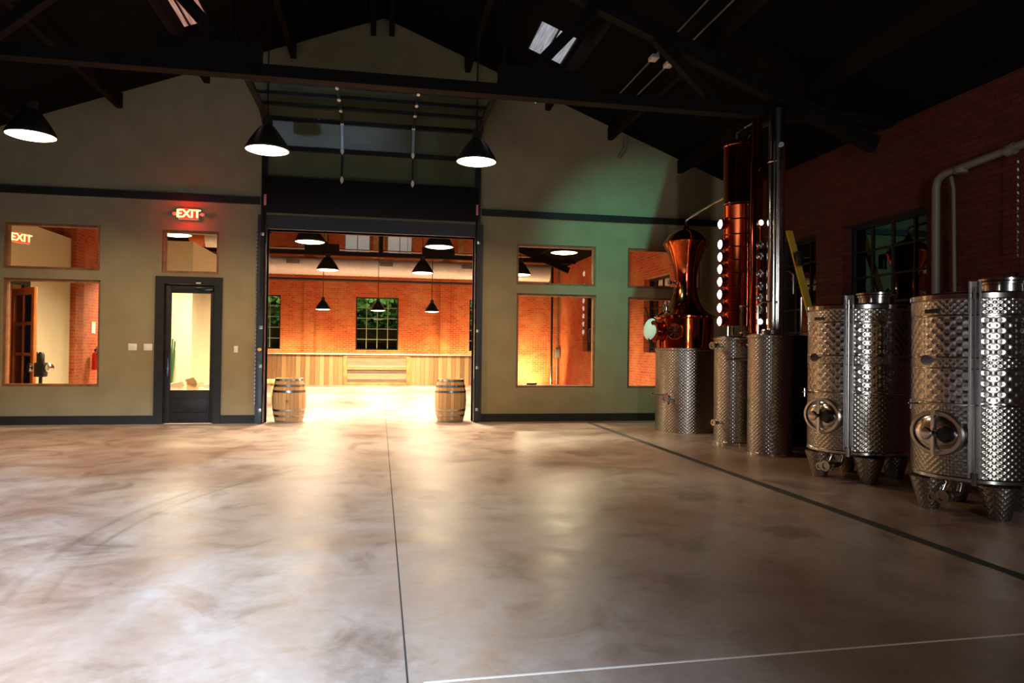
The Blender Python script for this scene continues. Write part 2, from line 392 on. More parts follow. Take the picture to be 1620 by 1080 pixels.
# far gable split round its two clerestory windows
wb.prism([(-HX,EAVE),(HX,EAVE),(HX-(5.15-EAVE)/SL,5.15),(-HX+(5.15-EAVE)/SL,5.15)], YF, YF+.4)
xa, xb = (APEX-5.15)/SL, (APEX-5.95)/SL
wb.prism([(-xa,5.15),(-1.45,5.15),(-1.45,5.95),(-xb,5.95)], YF, YF+.4)
wb.box(-.42, .22, YF, YF+.4, 5.15, 5.95)
wb.prism([(xa,5.15),(1.25,5.15),(1.25,5.95),(xb,5.95)], YF, YF+.4)
wb.prism([(-xb,5.95),(xb,5.95),(0,APEX)], YF, YF+.4)
struct(wb.build('wall_far', BRICK, smooth=False))
# rear wall behind the camera: wide doorway and a tall slot added for the tank streak light
wb = MB(); wall_cells(wb, -HX, HX, 0, EAVE, YB-.3, YB, [(-6.0,.95,0,4.0),(1.8,2.3,.35,3.85)]); wb.prism([(-HX,EAVE),(HX,EAVE),(0,APEX)], YB-.3, YB)
wb.prism([(.95,0),(.95,4.0),(-.15,4.0)], YB-.3, YB)  # slanted jamb shaped to tilt the edge of the incoming light
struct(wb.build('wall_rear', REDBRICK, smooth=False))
# roof: two pitches with skylight openings
SKY = [(2.48,3.12,10.98,12.12), (-3.37,-2.74,10.3,11.95)]
rf = MB()
for sgn in (1, -1):
    holes = [h for h in SKY if h[0]*sgn > 0]
    xs = sorted({0, sgn*(HX+.4), *[h[0] for h in holes], *[h[1] for h in holes]}); ys = sorted({YB-.3, YF+.4, *[h[2] for h in holes], *[h[3] for h in holes]})
    for i in range(len(xs)-1):
        for k in range(len(ys)-1):
            cx, cy = (xs[i]+xs[i+1])/2, (ys[k]+ys[k+1])/2
            if any(h[0] < cx < h[1] and h[2] < cy < h[3] for h in holes): continue
            a, b, c, d = xs[i], xs[i+1], ys[k], ys[k+1]
            rf.hexa([(a,c,rz(a)),(b,c,rz(b)),(b,d,rz(b)),(a,d,rz(a)),(a,c,rz(a)+.15),(b,c,rz(b)+.15),(b,d,rz(b)+.15),(a,d,rz(a)+.15)])
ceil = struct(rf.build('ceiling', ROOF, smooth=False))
for x in (-5.95,-4.6,-3.15,-1.65,-.2,.14,1.6,3.2,4.5,6.0):
    for (ya, yb) in ((YB,W-.003),(W+WT+.003,YF-.01)):
        p = MB(); z = rz(x)-.02
        p.hexa([(x-.05,ya,z-.26),(x+.05,ya,z-.26),(x+.05,yb,z-.26),(x-.05,yb,z-.26),(x-.05,ya,z),(x+.05,ya,z),(x+.05,yb,z),(x-.05,yb,z)])
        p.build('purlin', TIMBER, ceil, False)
# baseboards, rails
bz = zq(.18)
b = MB()
for a, c in ((-HX+.01, q(-3.86)-.001), (q(-2.76)+.001, XO0-.16)): b.box(a, c, W-.035, W, 0, bz)
struct(b.build('baseboard_left', TRIM, smooth=False))
b = MB(); b.box(XO1+.16, HX-.01, W-.035, W, 0, bz); struct(b.build('baseboard_right', TRIM, smooth=False))
b = MB(); b.box(-HX+.01, XO0-.13, W-.06, W, zq(3.95), zq(4.07)); struct(b.build('trim_3', TRIM, smooth=False))
b = MB(); b.box(XO1+.13, HX-.01, W-.06, W, zq(3.94), zq(4.06)); struct(b.build('trim_4', TRIM, smooth=False))
# opening frame posts + header
b = MB(); b.box(XO0-.16, XO0, W-.05, W+WT+.02, 0, ZO+.25); b.box(XO1, XO1+.16, W-.05, W+WT+.02, 0, ZO+.25); b.box(XO0, XO1, W-.05, W+WT+.02, ZO, ZO+.25)
struct(b.build('trim_5', plain('dark_steel_frame', (.016,.015,.014), .5, .0), smooth=False))

# windows
wn = [0]
def window_x(rect, y, thick=.05, frame=WINWOOD, gl=GLASS, mull=0, trans=0, fw_=.045, bars=None, bw=.016):
    wn[0] += 1
    x0, x1, z0, z1 = rect
    e = bpy.data.objects.new('window_%d' % wn[0], None); col.objects.link(e); e.location = ((x0+x1)/2, y, z0); struct(e)
    m_ = MB(); m_.box(x0, x0+fw_, y-.06, y+.06, z0, z1); m_.box(x1-fw_, x1, y-.06, y+.06, z0, z1); m_.box(x0+fw_, x1-fw_, y-.06, y+.06, z0, z0+fw_); m_.box(x0+fw_, x1-fw_, y-.06, y+.06, z1-fw_, z1)
    m_.build('window_frame', frame, e, False)
    if mull or trans:
        m_ = MB()
        for k in range(1, mull): xx = x0+(x1-x0)*k/mull; m_.box(xx-bw, xx+bw, y-.03, y+.03, z0+fw_, z1-fw_)
        for k in range(1, trans): zz = z0+(z1-z0)*k/trans; m_.box(x0+fw_, x1-fw_, y-.025, y+.025, zz-bw, zz+bw)
        m_.build('glazing_bars', bars or frame, e, False)
    m_ = MB(); m_.box(x0+fw_-.005, x1-fw_+.005, y-.004, y+.004, z0+fw_-.005, z1-fw_+.005); m_.build('window_pane', gl, e, False)
    return e
def window_y(rect, x, frame=TRIM, gl=NIGHTGLASS, mull=4, trans=5, fw_=.06):
    wn[0] += 1
    y0, y1, z0, z1 = rect
    e = bpy.data.objects.new('window_%d' % wn[0], None); col.objects.link(e); e.location = (x, (y0+y1)/2, z0); struct(e)
    m_ = MB(); m_.box(x-.05, x+.05, y0, y0+fw_, z0, z1); m_.box(x-.05, x+.05, y1-fw_, y1, z0, z1); m_.box(x-.05, x+.05, y0+fw_, y1-fw_, z0, z0+fw_); m_.box(x-.05, x+.05, y0+fw_, y1-fw_, z1-fw_, z1)
    m_.build('window_frame', frame, e, False)
    m_ = MB(); bw = .016
    for k in range(1, mull): yy = y0+(y1-y0)*k/mull; m_.box(x-.03, x+.03, yy-bw, yy+bw, z0+fw_, z1-fw_)
    for k in range(1, trans): zz = z0+(z1-z0)*k/trans; m_.box(x-.025, x+.025, y0+fw_, y1-fw_, zz-bw, zz+bw)
    m_.build('glazing_bars', frame, e, False)
    m_ = MB(); m_.box(x-.004, x+.004, y0+fw_-.005, y1-fw_+.005, z0+fw_-.005, z1-fw_+.005); m_.build('window_pane', gl, e, False)
    return e
for k in ('LU','LL','TR','RU','RL','SU','SL_'): window_x(H_[k], W+.10)
for r_ in WIN_R+[(2.0,3.8,1.37,3.46),(5.2,7.0,1.37,3.46)]: window_y(r_, HX+.22)
for r_ in WIN_R2: window_y(r_, HX+.22)
GREENGL = glass('garden_glass', (.5,.6,.45), 1.0)
PALEBAR = plain('pale_window_bars', (.22,.24,.15), .6)
for r_ in FARW: window_x(r_, YF+.2, frame=TRIM, gl=GREENGL, mull=4, trans=5, bars=PALEBAR, bw=.011)
for r_ in CLER: window_x(r_, YF+.15, frame=OCHRE, gl=emis('dusk_frosted_glass', (.50,.56,.56), .28), mull=2, trans=1)
window_y((20.6,22.2,1.3,3.4), -HX-.2)
# skylights
for h in SKY:
    wn[0] += 1
    x0, x1, y0, y1 = h
    e = bpy.data.objects.new('window_%d' % wn[0], None); col.objects.link(e); e.location = ((x0+x1)/2, (y0+y1)/2, rz((x0+x1)/2)); struct(e)
    m_ = MB()
    for a, b_ in ((x0, x0+.03), ((x0+x1)/2-.012, (x0+x1)/2+.012), (x1-.03, x1)):
        m_.hexa([(a,y0,rz(a)+.02),(b_,y0,rz(b_)+.02),(b_,y1,rz(b_)+.02),(a,y1,rz(a)+.02),(a,y0,rz(a)+.08),(b_,y0,rz(b_)+.08),(b_,y1,rz(b_)+.08),(a,y1,rz(a)+.08)])
    m_.build('glazing_bars', BLACK, e, False)
    mt, t, b_ = nt('dusk_lit_skylight'); tc = N(t, 'ShaderNodeTexCoord'); mp = N(t, 'ShaderNodeMapping'); mp.inputs['Scale'].default_value = (30, 2, 2); n = N(t, 'ShaderNodeTexNoise'); n.inputs['Scale'].default_value = 1; n.inputs['Detail'].default_value = 8
    t.links.new(tc.outputs['Object'], mp.inputs[0]); t.links.new(mp.outputs[0], n.inputs[0])
    A, B = ((.22,.22,.27), (.50,.50,.56)) if x0 > 0 else ((.42,.13,.08), (.62,.36,.30))
    r = ramp(t, [(.35, A), (.65, B)]); t.links.new(n.outputs[0], r.inputs[0]); t.links.new(r.outputs[0], b_.inputs['Emission Color']); b_.inputs['Emission Strength'].default_value = .8; b_.inputs['Base Color'].default_value = (.1,.1,.1,1)
    m_ = MB(); a, b2 = x0, x1
    m_.hexa([(a,y0,rz(a)+.05),(b2,y0,rz(b2)+.05),(b2,y1,rz(b2)+.05),(a,y1,rz(a)+.05),(a,y0,rz(a)+.06),(b2,y0,rz(b2)+.06),(b2,y1,rz(b2)+.06),(a,y1,rz(a)+.06)])
    m_.build('window_pane', mt, e, False)

# dark door in the front wall
x0, x1, _, z1 = H_['DO']
d1 = bpy.data.objects.new('door_1', None); col.objects.link(d1); d1.location = ((x0+x1)/2, W, 0); struct(d1)
m_ = MB(); fwid = .15
m_.box(x0, x0+fwid, W-.05, W+.15, 0, z1); m_.box(x1-fwid+.02, x1, W-.05, W+.15, 0, z1); m_.box(x0+fwid, x1-fwid+.02, W-.05, W+.15, z1-.13, z1); m_.build('door_frame', TRIM, d1, False)
lx0, lx1 = x0+fwid+.005, x1-fwid+.015; gx0, gx1, gz0, gz1 = q(-3.61), q(-2.96), zq(.62), zq(2.33)
m_ = MB(); ya, yb = W+.01, W+.06
m_.bbox(lx0, gx0, ya, yb, .01, z1-.135); m_.bbox(gx1, lx1, ya, yb, .01, z1-.135); m_.bbox(gx0, gx1, ya, yb, gz1, z1-.135); m_.bbox(gx0, gx1, ya, yb, .01, gz0)
m_.build('door_leaf', TRIM, d1, True)
m_ = MB(); m_.bbox(gx0+.03, gx1-.03, ya-.012, ya+.002, .20, .46, .01); m_.build('raised_panel', TRIM, d1, True)
m_ = MB(); m_.box(gx0-.005, gx1+.005, ya+.02, ya+.028, gz0-.005, gz1+.005); m_.build('door_pane', GLASS, d1, False)
m_ = MB(); m_.bbox(lx0+.01, lx0+.08, ya-.02, ya, .85, 1.35); m_.tube([(lx0+.045,ya-.02,.95),(lx0+.045,ya-.07,1.0),(lx0+.045,ya-.07,1.22),(lx0+.045,ya-.02,1.27)], .011); m_.build('door_handle', BLACK, d1)
m_ = MB(); m_.bbox(gx1-.25, gx1+.05, ya-.06, ya, z1-.24, z1-.18); m_.build('door_closer', BLACK, d1)
m_ = MB(); m_.box((x0+x1)/2+.12, (x0+x1)/2+.2, W-.055, W-.05, z1-.20+.08, z1-.18+.08); m_.build('door_label', WHITEP, d1, False)

# ------------------------------------------------------------------ trusses
def truss(y, label, zt=None):
    zt = zt or EAVE+.02
    t = thing('roof_truss', (0, y, zt), label, 'roof truss', 'timber roof trusses')
    xe = HX-.02
    m_ = MB(); m_.box(-xe, xe, y-.09, y+.09, zt-.07, zt+.08); m_.build('tie_beam', TIMBER, t, False)
    for s_ in (-1, 1):
        m_ = MB(); m_.beam((s_*(xe-.25),y,rz(xe-.25)-.42), (0,y,rz(0)-.42), .16, .22); m_.build('rafter', TIMBER, t, False)
        m_ = MB(); m_.beam((s_*1.75,y,zt+.1), (s_*2.88,y,6.15), .14, .14, (0,1,0)); m_.build('web_strut', TIMBER, t, False)
        m_ = MB(); m_.beam((s_*4.6,y,zt+.1), (s_*3.7,y,rz(3.7)-.5), .13, .13, (0,1,0)); m_.build('web_strut', TIMBER, t, False)
        m_ = MB(); m_.box(min(s_*1.5,s_*2.7), max(s_*1.5,s_*2.7), y-.11, y+.11, zt+.081, zt+.33); m_.build('gusset_board', TIMBER, t, False)
    if y > 12: m_ = MB(); m_.beam((0,y,zt+.1), (0,y,rz(0)-.45), .14, .14); m_.build('king_post', TIMBER, t, False)
    return t
truss(9.15, 'dark timber truss with long tie beam crossing the still room before the overhead door')
t = truss(20.8, 'dark timber truss over the middle of the bar room seen through the opening')
truss(26.2, 'dark timber truss in front of the clerestory windows above the bar')

# ------------------------------------------------------------------ overhead glass door with tracks
OD = thing('overhead_door', ((XO0+XO1)/2, W, 0), 'black framed glass sectional overhead door raised above the central opening', 'overhead door')
ZS = [zq(v) for v in (3.80, 4.42, 5.0, 5.52)]
yd0, yd1 = W-.15, W-.09
DX0, DX1 = XO0-.05, XO1+.05
m_ = MB(); m_.bbox(DX0, DX1, yd0, yd1, ZS[0], ZS[1]+.02); m_.build('bottom_panel', plain('matte_black_panel', (.006,.004,.004), .6, 0, .1, 5, 0, .15), OD)
def hp(s_):      # path of the leaf: up, round the bend, then level towards the camera
    Rr = .42; zc = ZS[3]; L1 = zc-ZS[1]
    if s_ < L1-Rr: return (yd0+.03, ZS[1]+s_)
    a = (s_-(L1-Rr))/Rr
    if a < PI/2: return (yd0+.03-Rr*(1-math.cos(a)), zc-Rr+Rr*math.sin(a))
    return (yd0+.03-Rr-(s_-(L1-Rr)-Rr*PI/2), zc)
cuts = [0.02, .56, 1.10, 1.65, 2.2, 2.75, 3.3]
MUL = [DX0+.04, q(-.70)-.02, q(.55), DX1-.04]
for s_ in cuts[1:]:
    y_, z_ = hp(s_); m_ = MB(); m_.beam((DX0,y_,z_), (DX1,y_,z_), .08 if z_ > ZS[3]-.02 else .05, .08 if z_ < ZS[3]-.02 else .06); m_.build('rail', BLACK, OD, False)
for i in range(len(cuts)-1):
    A, B = hp(cuts[i]), hp(cuts[i+1])
    for xm in MUL:
        m_ = MB(); m_.beam((xm,A[0],A[1]), (xm,B[0],B[1]), .075, .045, (1,0,0)); m_.build('stile', BLACK, OD, False)
    for k in range(3):
        m_ = MB(); dy, dz = B[0]-A[0], B[1]-A[1]; L = math.hypot(dy, dz); nn = Vector((0, -dz, dy))/L*.003
        a, c = MUL[k]+.03, MUL[k+1]-.03
        m_.hexa([Vector((a,A[0],A[1]))-nn, Vector((c,A[0],A[1]))-nn, Vector((c,B[0],B[1]))-nn, Vector((a,B[0],B[1]))-nn, Vector((a,A[0],A[1]))+nn, Vector((c,A[0],A[1]))+nn, Vector((c,B[0],B[1]))+nn, Vector((a,B[0],B[1]))+nn])
        m_.build('glass_panel', DGLASS, OD, False)
for s_ in cuts[:-1]:
    y_, z_ = hp(s_+.0001); y2, z2 = hp(s_+.01); d = Vector((0, y2-y_, z2-z_)).normalized(); nrm = Vector((0, -d.z, d.y))
    if nrm.y > 0: nrm = -nrm
    if abs(nrm.y) < .1: nrm = Vector((0,0,-1))
    for xm in MUL[1:3]:
        c = Vector((xm, y_, z_))+nrm*.045; m_ = MB()
        P = [c+Vector((dx,0,0))+d*dl for dx, dl in ((0,-.075),(.03,-.02),(.03,.02),(0,.075),(-.03,.02),(-.03,-.02))]
        A = [m_.bm.verts.new(p-nrm*.006) for p in P]; B = [m_.bm.verts.new(p+nrm*.006) for p in P]
        m_._f(A); m_._f(B[::-1])
        for i in range(6): m_._f([A[i], B[i], B[(i+1) % 6], A[(i+1) % 6]])
        m_.build('hinge', plain('bright_hinge', (.8,.8,.78), .35, .6) if False else WHITEP, OD, False)
for s_, x in ((-1, XO0), (1, XO1)):
    m_ = MB(); xx = x+s_*.06
    pts = [(xx, W-.12, 0)]+[(xx, hp(v)[0], hp(v)[1]) for v in [0+.08*i for i in range(0, 25)]]+[(xx, 10.7, ZS[3])]
    for a, c in zip(pts[:-1], pts[1:]): m_.beam(a, c, .05, .06, (1,0,0))
    m_.build('track', STEEL if False else BLACK, OD, False)
    m_ = MB(); m_.tube([(x+s_*.015, W-.10, .02), (x+s_*.015, W-.10, ZS[1]+.5)], .016, 8); m_.build('guide_tube', STEEL, OD)
    m_ = MB(); m_.beam((xx+s_*.02,10.75,ZS[3]), (xx+s_*.02,10.75,rz(xx)-.1), .03, .03); m_.build('track_hanger', BLACK, OD, False)
    for z_ in (.25, 1.05, 1.75, 3.45):
        m_ = MB(); m_.bbox(xx-.03, xx+.03, W-.16, W-.13, z_-.03, z_+.03, .004); m_.build('track_bracket', HOOP, OD)
m_ = MB(); m_.bbox(DX0+.01, DX0+.05, yd0-.02, yd0-.001, ZS[0]+.12, ZS[0]+.32, .003); m_.build('warning_sticker', plain('pink_sticker', (.7,.25,.22), .5), OD)
m_ = MB(); m_.bbox(DX1-.05, DX1-.01, yd0-.02, yd0-.001, ZS[0]+.12, ZS[0]+.32, .003); m_.build('warning_sticker', bpy.data.materials['pink_sticker'], OD)
m_ = MB(); m_.tube([(XO0-.07, W-.16, 1.35), (XO0-.07, W-.24, 1.35)], .03, 10); m_.build('pull_chain_keeper', YELLOW, OD)
m_ = MB()
for i in range(46): m_.tube([(XO0-.16, W-.08, .35+.07*i), (XO0-.16, W-.08, .39+.07*i)], .014, 6)
m_.build('pull_chain', HOOP, OD)

# ------------------------------------------------------------------ pendant lamps
def make_lamp(kind, drop, sc, power, label, group):
    t = thing('pendant_lamp', (0,0,0), label, 'pendant lamp', group)
    p = [(.31,0),(.312,.02),(.29,.06),(.25,.13),(.205,.20),(.15,.28),(.105,.335),(.075,.36),(.07,.42),(.07,.47),(.045,.50),(.0,.50)]
    o = [(r*sc, z*sc) for r, z in p]; i_ = [(max(r-.012,0)*sc, (z-.004)*sc) for r, z in p[:-3]]
    m_ = MB(); m_.lathe(o+[(0,.46*sc)]+i_[::-1]+[(.31*sc,0)], 40); m_.build('lamp_shade', SHADE, t, local=True)
    m_ = MB(); m_.lathe([(0,-.035*sc),(.16*sc,-.026*sc),(.26*sc,-.010*sc),(.297*sc,.004*sc),(.28*sc,.05*sc),(0,.07*sc)], 32); m_.build('diffuser', DISC, t, local=True)
    m_ = MB(); m_.tube([(0,0,0),(0,0,1)], .011, 8); m_.build('cord', BLACK, t, local=True)
    area('lamp_light', (0,0,-.04*sc), (0,0,-1), .5*sc, .5*sc, power, WARM if kind == 'main' else (1.0,.79,.53), t, 'DISK', 152 if kind == 'main' else 152)
    return t
L1 = make_lamp('main', 2.2, 1.0, LAMP_W, 'large black pendant lamp hanging in front of the left side of the overhead door', 'still room pendants')
L1.location = (-1.64, 10.6, 4.24)
for x, lab, z in ((1.41, 'large black pendant lamp hanging in front of the right side of the overhead door', 4.26), (-4.72, 'large black pendant lamp near the left edge, above the big inner window', 4.24)):
    dup(L1, (x, 10.6, z), lab)
# the same row again over the near half of the room, above and behind the camera
L2 = make_lamp('bar', 2.6, 1.0, BAR_W, 'black pendant lamp in the first bar room row, left half of the opening', 'bar room pendants')
L2.location = (-1.48, 15.3, 3.62)
for loc, lab in (((1.24,15.3,3.62), 'black pendant lamp in the first bar room row, right half of the opening'),
                 ((4.05,15.3,3.60), 'black pendant lamp seen in the upper window right of the opening, nearer one'),
                 ((-4.12,15.3,3.66), 'black pendant lamp seen through the transom over the dark door'),
                 ((-1.47,20.3,3.58), 'black pendant lamp in the second bar room row, left half of the opening'),
                 ((1.18,20.3,3.58), 'black pendant lamp in the second bar room row, right half of the opening'),
                 ((4.05,20.3,3.62), 'black pendant lamp low in the upper window right of the opening, farther one'),
                 ((-6.3,21.8,3.66), 'unseen black pendant lamp added behind the pale partition to brighten the left brick wall')):  # hidden lamp added to brighten the brick in the left window
    dup(L2, loc, lab)
L3 = make_lamp('small', 3.4, .84, BAR_W*.8, 'small black pendant lamp over the left part of the bar', 'small pendants over the bar')
L3.location = (-1.95, 25.0, 2.72)
for loc, lab in (((-.08,25.0,2.72), 'small black pendant lamp over the bar in front of the middle window'), ((1.80,25.0,2.72), 'small black pendant lamp over the right part of the bar')):
    dup(L3, loc, lab)

for o in list(col.objects):
    if o.name.startswith('pendant_lamp'):
        for c in o.children:
            if c.name.startswith('cord'):
                z0 = .45 if o.location.z > 3 else .38
                c.location = (0,0,z0); c.scale = (1,1,rz(o.location.x)+.02-o.location.z-z0)

# ------------------------------------------------------------------ barrels
def make_barrel():
    t = thing('wooden_barrel', (0,0,0), 'oak barrel with steel hoops on the left side of the opening', 'barrel', 'oak barrels in the opening')
    Hh, r0, r1 = .82, .245, .305
    prof = [(0,.03),(r0-.025,.03),(r0-.02,0)]+[(r0+(r1-r0)*(1-(2*i/14-1)**2), Hh*i/14) for i in range(15)]+[(r0-.02,Hh),(r0-.025,Hh-.03),(0,Hh-.03)]
    m_ = MB(); m_.lathe(prof, 40); m_.build('staves', OAK, t, local=True)
    def rr(z): u = 2*z/Hh-1; return r0+(r1-r0)*(1-u*u)
    for z in (.025, .13, .235, Hh-.235, Hh-.13, Hh-.025):
        h = .019; m_ = MB(); m_.lathe([(rr(z-h)+.001,z-h),(rr(z-h)+.006,z-h),(rr(z+h)+.006,z+h),(rr(z+h)+.001,z+h)], 40); m_.build('hoop', HOOP, t, local=True)
    m_ = MB(); m_.lathe([(.028,0),(.028,.012),(.02,.016),(0,.016)], 16, (0,-r1-.0,Hh/2), (0,-1,0)); m_.build('bung', plain('bung_wood', (.25,.12,.05), .6), t, local=True)
    return t
B1 = make_barrel(); B1.location = (-1.66, 13.72, 0)
dup(B1, (1.36, 13.62, 0), 'oak barrel with steel hoops on the right side of the opening', 1.1)

# ------------------------------------------------------------------ exit signs, switches
def exit_sign(loc, label, axis='front', sc=1.0):
    t = thing('exit_sign', loc, label, 'exit sign')
    m_ = MB(); m_.bbox(-.17*sc,.17*sc,-.06,-.002,-.1*sc,.1*sc,.008); m_.build('housing', WHITEP, t, local=True)
    m_ = MB(); m_.box(-.155*sc,.155*sc,-.064,-.06,-.088*sc,.088*sc); m_.build('sign_face', emis('exit_red_glow', (1.0,.03,.012), 1.6), t, False, local=True)
    cu = bpy.data.curves.new('exit_text', 'FONT'); cu.body = 'EXIT'; cu.size = .2*sc; cu.align_x = 'CENTER'; cu.align_y = 'CENTER'; cu.extrude = .003; cu.offset = .004
    to = bpy.data.objects.new('tmp', cu); col.objects.link(to); bpy.context.view_layer.update()
    me = bpy.data.meshes.new_from_object(to.evaluated_get(bpy.context.evaluated_depsgraph_get())); bpy.data.objects.remove(to)
    me.transform(Matrix.Translation((0,-.068,0)) @ Matrix.Rotation(PI/2, 4, 'X')); me.materials.clear(); me.materials.append(emis('exit_letter_glow', (.88,1.0,.36), 1.8))
    lo = bpy.data.objects.new('lettering', me); col.objects.link(lo); lo.parent = t
    point('exit_glow', (0,-.16,0), 14*sc, (1.0,.02,.01), .06, t)
    return t
es = exit_sign((q(-3.335), W-.002, zq(3.715)), 'glowing red EXIT sign with two small lamp heads above the dark door')
for sx in (-1, 1):
    m_ = MB(); m_.bbox(sx*.24-.035, sx*.24+.035, -.07, -.01, -.03, .03, .01); m_.tube([(sx*.16,-.03,.0),(sx*.24,-.03,.0)], .01, 8)
    hd = m_.build('emergency_lamp_head', WHITEP, es, local=True)
e2 = exit_sign((-HX+.46, 15.2, 3.46), 'small red EXIT sign inside on the pale wall over the orange door'); e2.rotation_euler = (0,0,R(58))
m_ = MB(); m_.tube([(0,-.02,.07),(-.22,.16,.12)], .015, 8); m_.build('bracket_arm', BLACK, e2, local=True)
m_ = MB(); m_.tube([(-.10,-.0,.09),(-.10,.30,.09)], .015, 8); m_.build('bracket_arm', BLACK, e2, local=True)
for x, z, n, lab in ((q(-4.22), zq(1.37), 2, 'double light switch plate left of the dark door, farther from its frame'), (q(-3.97), zq(1.37), 2, 'double light switch plate touching the frame of the dark door'), (q(-2.52), zq(1.35), 1, 'single light switch plate between the dark door and the opening')):
    t = thing('light_switch', (x, W, z), lab, 'light switch')
    wd = .035+.023*(n-1)*1.6
    m_ = MB(); m_.bbox(x-wd, x+wd, W-.008, W, z-.06, z+.06, .004); m_.build('switch_plate', WHITEP, t)
    for k in range(n):
        xc = x+(k-(n-1)/2)*.046; m_ = MB(); m_.bbox(xc-.012, xc+.012, W-.014, W-.007, z-.028, z+.028, .003); m_.build('rocker', WHITEP, t)

# ------------------------------------------------------------------ bar room contents
bar = thing('bar_counter', (-.5, 27.1, 0), 'long plank fronted bar counter with a pale top across the back room', 'bar counter')
X0, X1, yf, zb = -5.2, 3.75, 27.1, 1.19
m_ = MB(); m_.box(X0, -1.34, yf, yf+.06, 0, zb-.05); m_.build('front_boards', BARWOOD, bar, False)
m_ = MB(); m_.box(1.14, X1, yf, yf+.06, 0, zb-.05); m_.build('front_boards', BARWOOD, bar, False)
m_ = MB(); m_.box(X1-.06, X1, yf+.06, yf+.7, 0, zb-.05); m_.build('end_boards', BARWOOD, bar, False)
m_ = MB(); m_.bbox(-1.34, -1.2, yf-.05, yf+.06, 0, zb-.05); m_.bbox(1.0, 1.14, yf-.05, yf+.06, 0, zb-.05); m_.bbox(-1.2, 1.0, yf-.05, yf+.06, 0, .1); m_.bbox(-1.2, 1.0, yf-.05, yf+.06, zb-.13, zb-.05); m_.bbox(-1.2, 1.0, yf-.04, yf+.06, .58, .64)
m_.build('centre_frame', OCHRE, bar)
m_ = MB(); m_.box(-1.2, 1.0, yf-.01, yf+.05, .1, .58); m_.box(-1.2, 1.0, yf-.01, yf+.05, .64, zb-.13); m_.build('centre_panel', BARWOODH, bar, False)
m_ = MB(); m_.bbox(X0, X1+.05, yf-.12, yf+.72, zb-.05, zb, .012); m_.build('countertop', TOP, bar)
# low bench box behind left barrel
t = thing('wooden_bench', (-2.2, 20.5, 0), 'rough wooden slab bench just behind the left barrel', 'bench')
m_ = MB(); m_.bbox(-3.2, -1.95-.35, 17.5, 17.9, .52, .62, .02); m_.build('bench_slab', OAK, t)
for xx in (-3.05, -2.5): m_ = MB(); m_.bbox(xx-.05, xx+.05, 17.55, 17.85, 0, .52); m_.build('bench_leg', OAK, t)
# spiral duct
t = thing('air_duct', (0, 26.9, 4.5), 'pale spiral air duct running across the back room above the bar', 'duct')
m_ = MB(); pts = []; rs = []
n = 180
for i in range(n+1): pts.append((-6.6+13.2*i/n, 27.3, 4.46)); rs.append(.33+(.006 if i % 3 == 0 else 0))
m_.tube(pts, rs, 28); m_.build('duct_shell', DUCTM, t)
for xx in (-3.2, 3.3, .2): m_ = MB(); m_.bbox(xx-.24, xx+.24, 26.93, 27.0, 4.5, 4.64, .01); m_.build('duct_grille', plain('grille_grey', (.12,.11,.10), .5), t)
for xx in (-5,-2,1,4): m_ = MB(); m_.tube([(xx,27.3,4.78),(xx,27.3,rz(xx)-.02)], .008, 6); m_.build('duct_hanger', BLACK, t)
tag(MB().tube([(-7.3,28.0,4.02),(7.3,28.0,4.02)], .05, 10).build('ceiling_pipe', BLACK), 'dark horizontal pipe low under the pale duct on the far brick wall', 'pipe')
tag(MB().tube([(-5.8,26.6,5.02),(5.8,26.6,5.02)], .03, 8).build('conduit_pipe', BRUSHED), 'thin pale conduit running just above the duct across the back room', 'pipe')
# timber posts against the far gable
for x, lab in ((-3.1,'ochre timber post at far left above the duct'), (-2.2,'ochre timber post left of the left clerestory window'), (-.1,'wide ochre timber post between the two clerestory windows'), (2.35,'ochre timber post right of the right clerestory window'), (3.2,'ochre timber post at far right above the duct')):
    m_ = MB(); ww = .22 if abs(x) < 1 else .12; m_.bbox(x-ww, x+ww, YF-.12, YF-.002, 5.0, rz(x)-.35); tag(m_.build('timber_post', OCHRE), lab, 'post', 'posts of the far gable')
# brick piers on far wall
for x, lab in ((-2.75,'shallow brick pier on the far wall left of the middle window'), (2.6,'shallow brick pier on the far wall right of the middle window')):
    m_ = MB(); m_.box(x-.2, x+.2, YF-.1, YF-.001, 0, 4.9); struct(m_.build('wall_pier', BRICK, smooth=False))
for x, y, r_, lab in ((7.0, 28.3, .05, 'dark vertical pipe standing in the right corner of the back room'), (7.25, 28.35, .025, 'thin grey conduit beside the dark corner pipe of the back room')):
    tag(MB().tube([(x,y,0),(x,y,4.9)], r_, 10).build('wall_pipe', BLACK if r_ > .03 else GREYPIPE), lab, 'pipe')
m_ = MB(); m_.bbox(7.14, 7.36, 28.28, 28.5, 1.1, 1.45); tag(m_.build('junction_box', GREYPIPE), 'grey electrical box on the corner conduit of the back room', 'junction box')
tag(MB().tube([(7.28,20.2,0),(7.28,20.2,4.6)], .05, 10).build('wall_pipe', BLACK), 'dark vertical pipe on the side wall seen through the window beside the still', 'pipe')
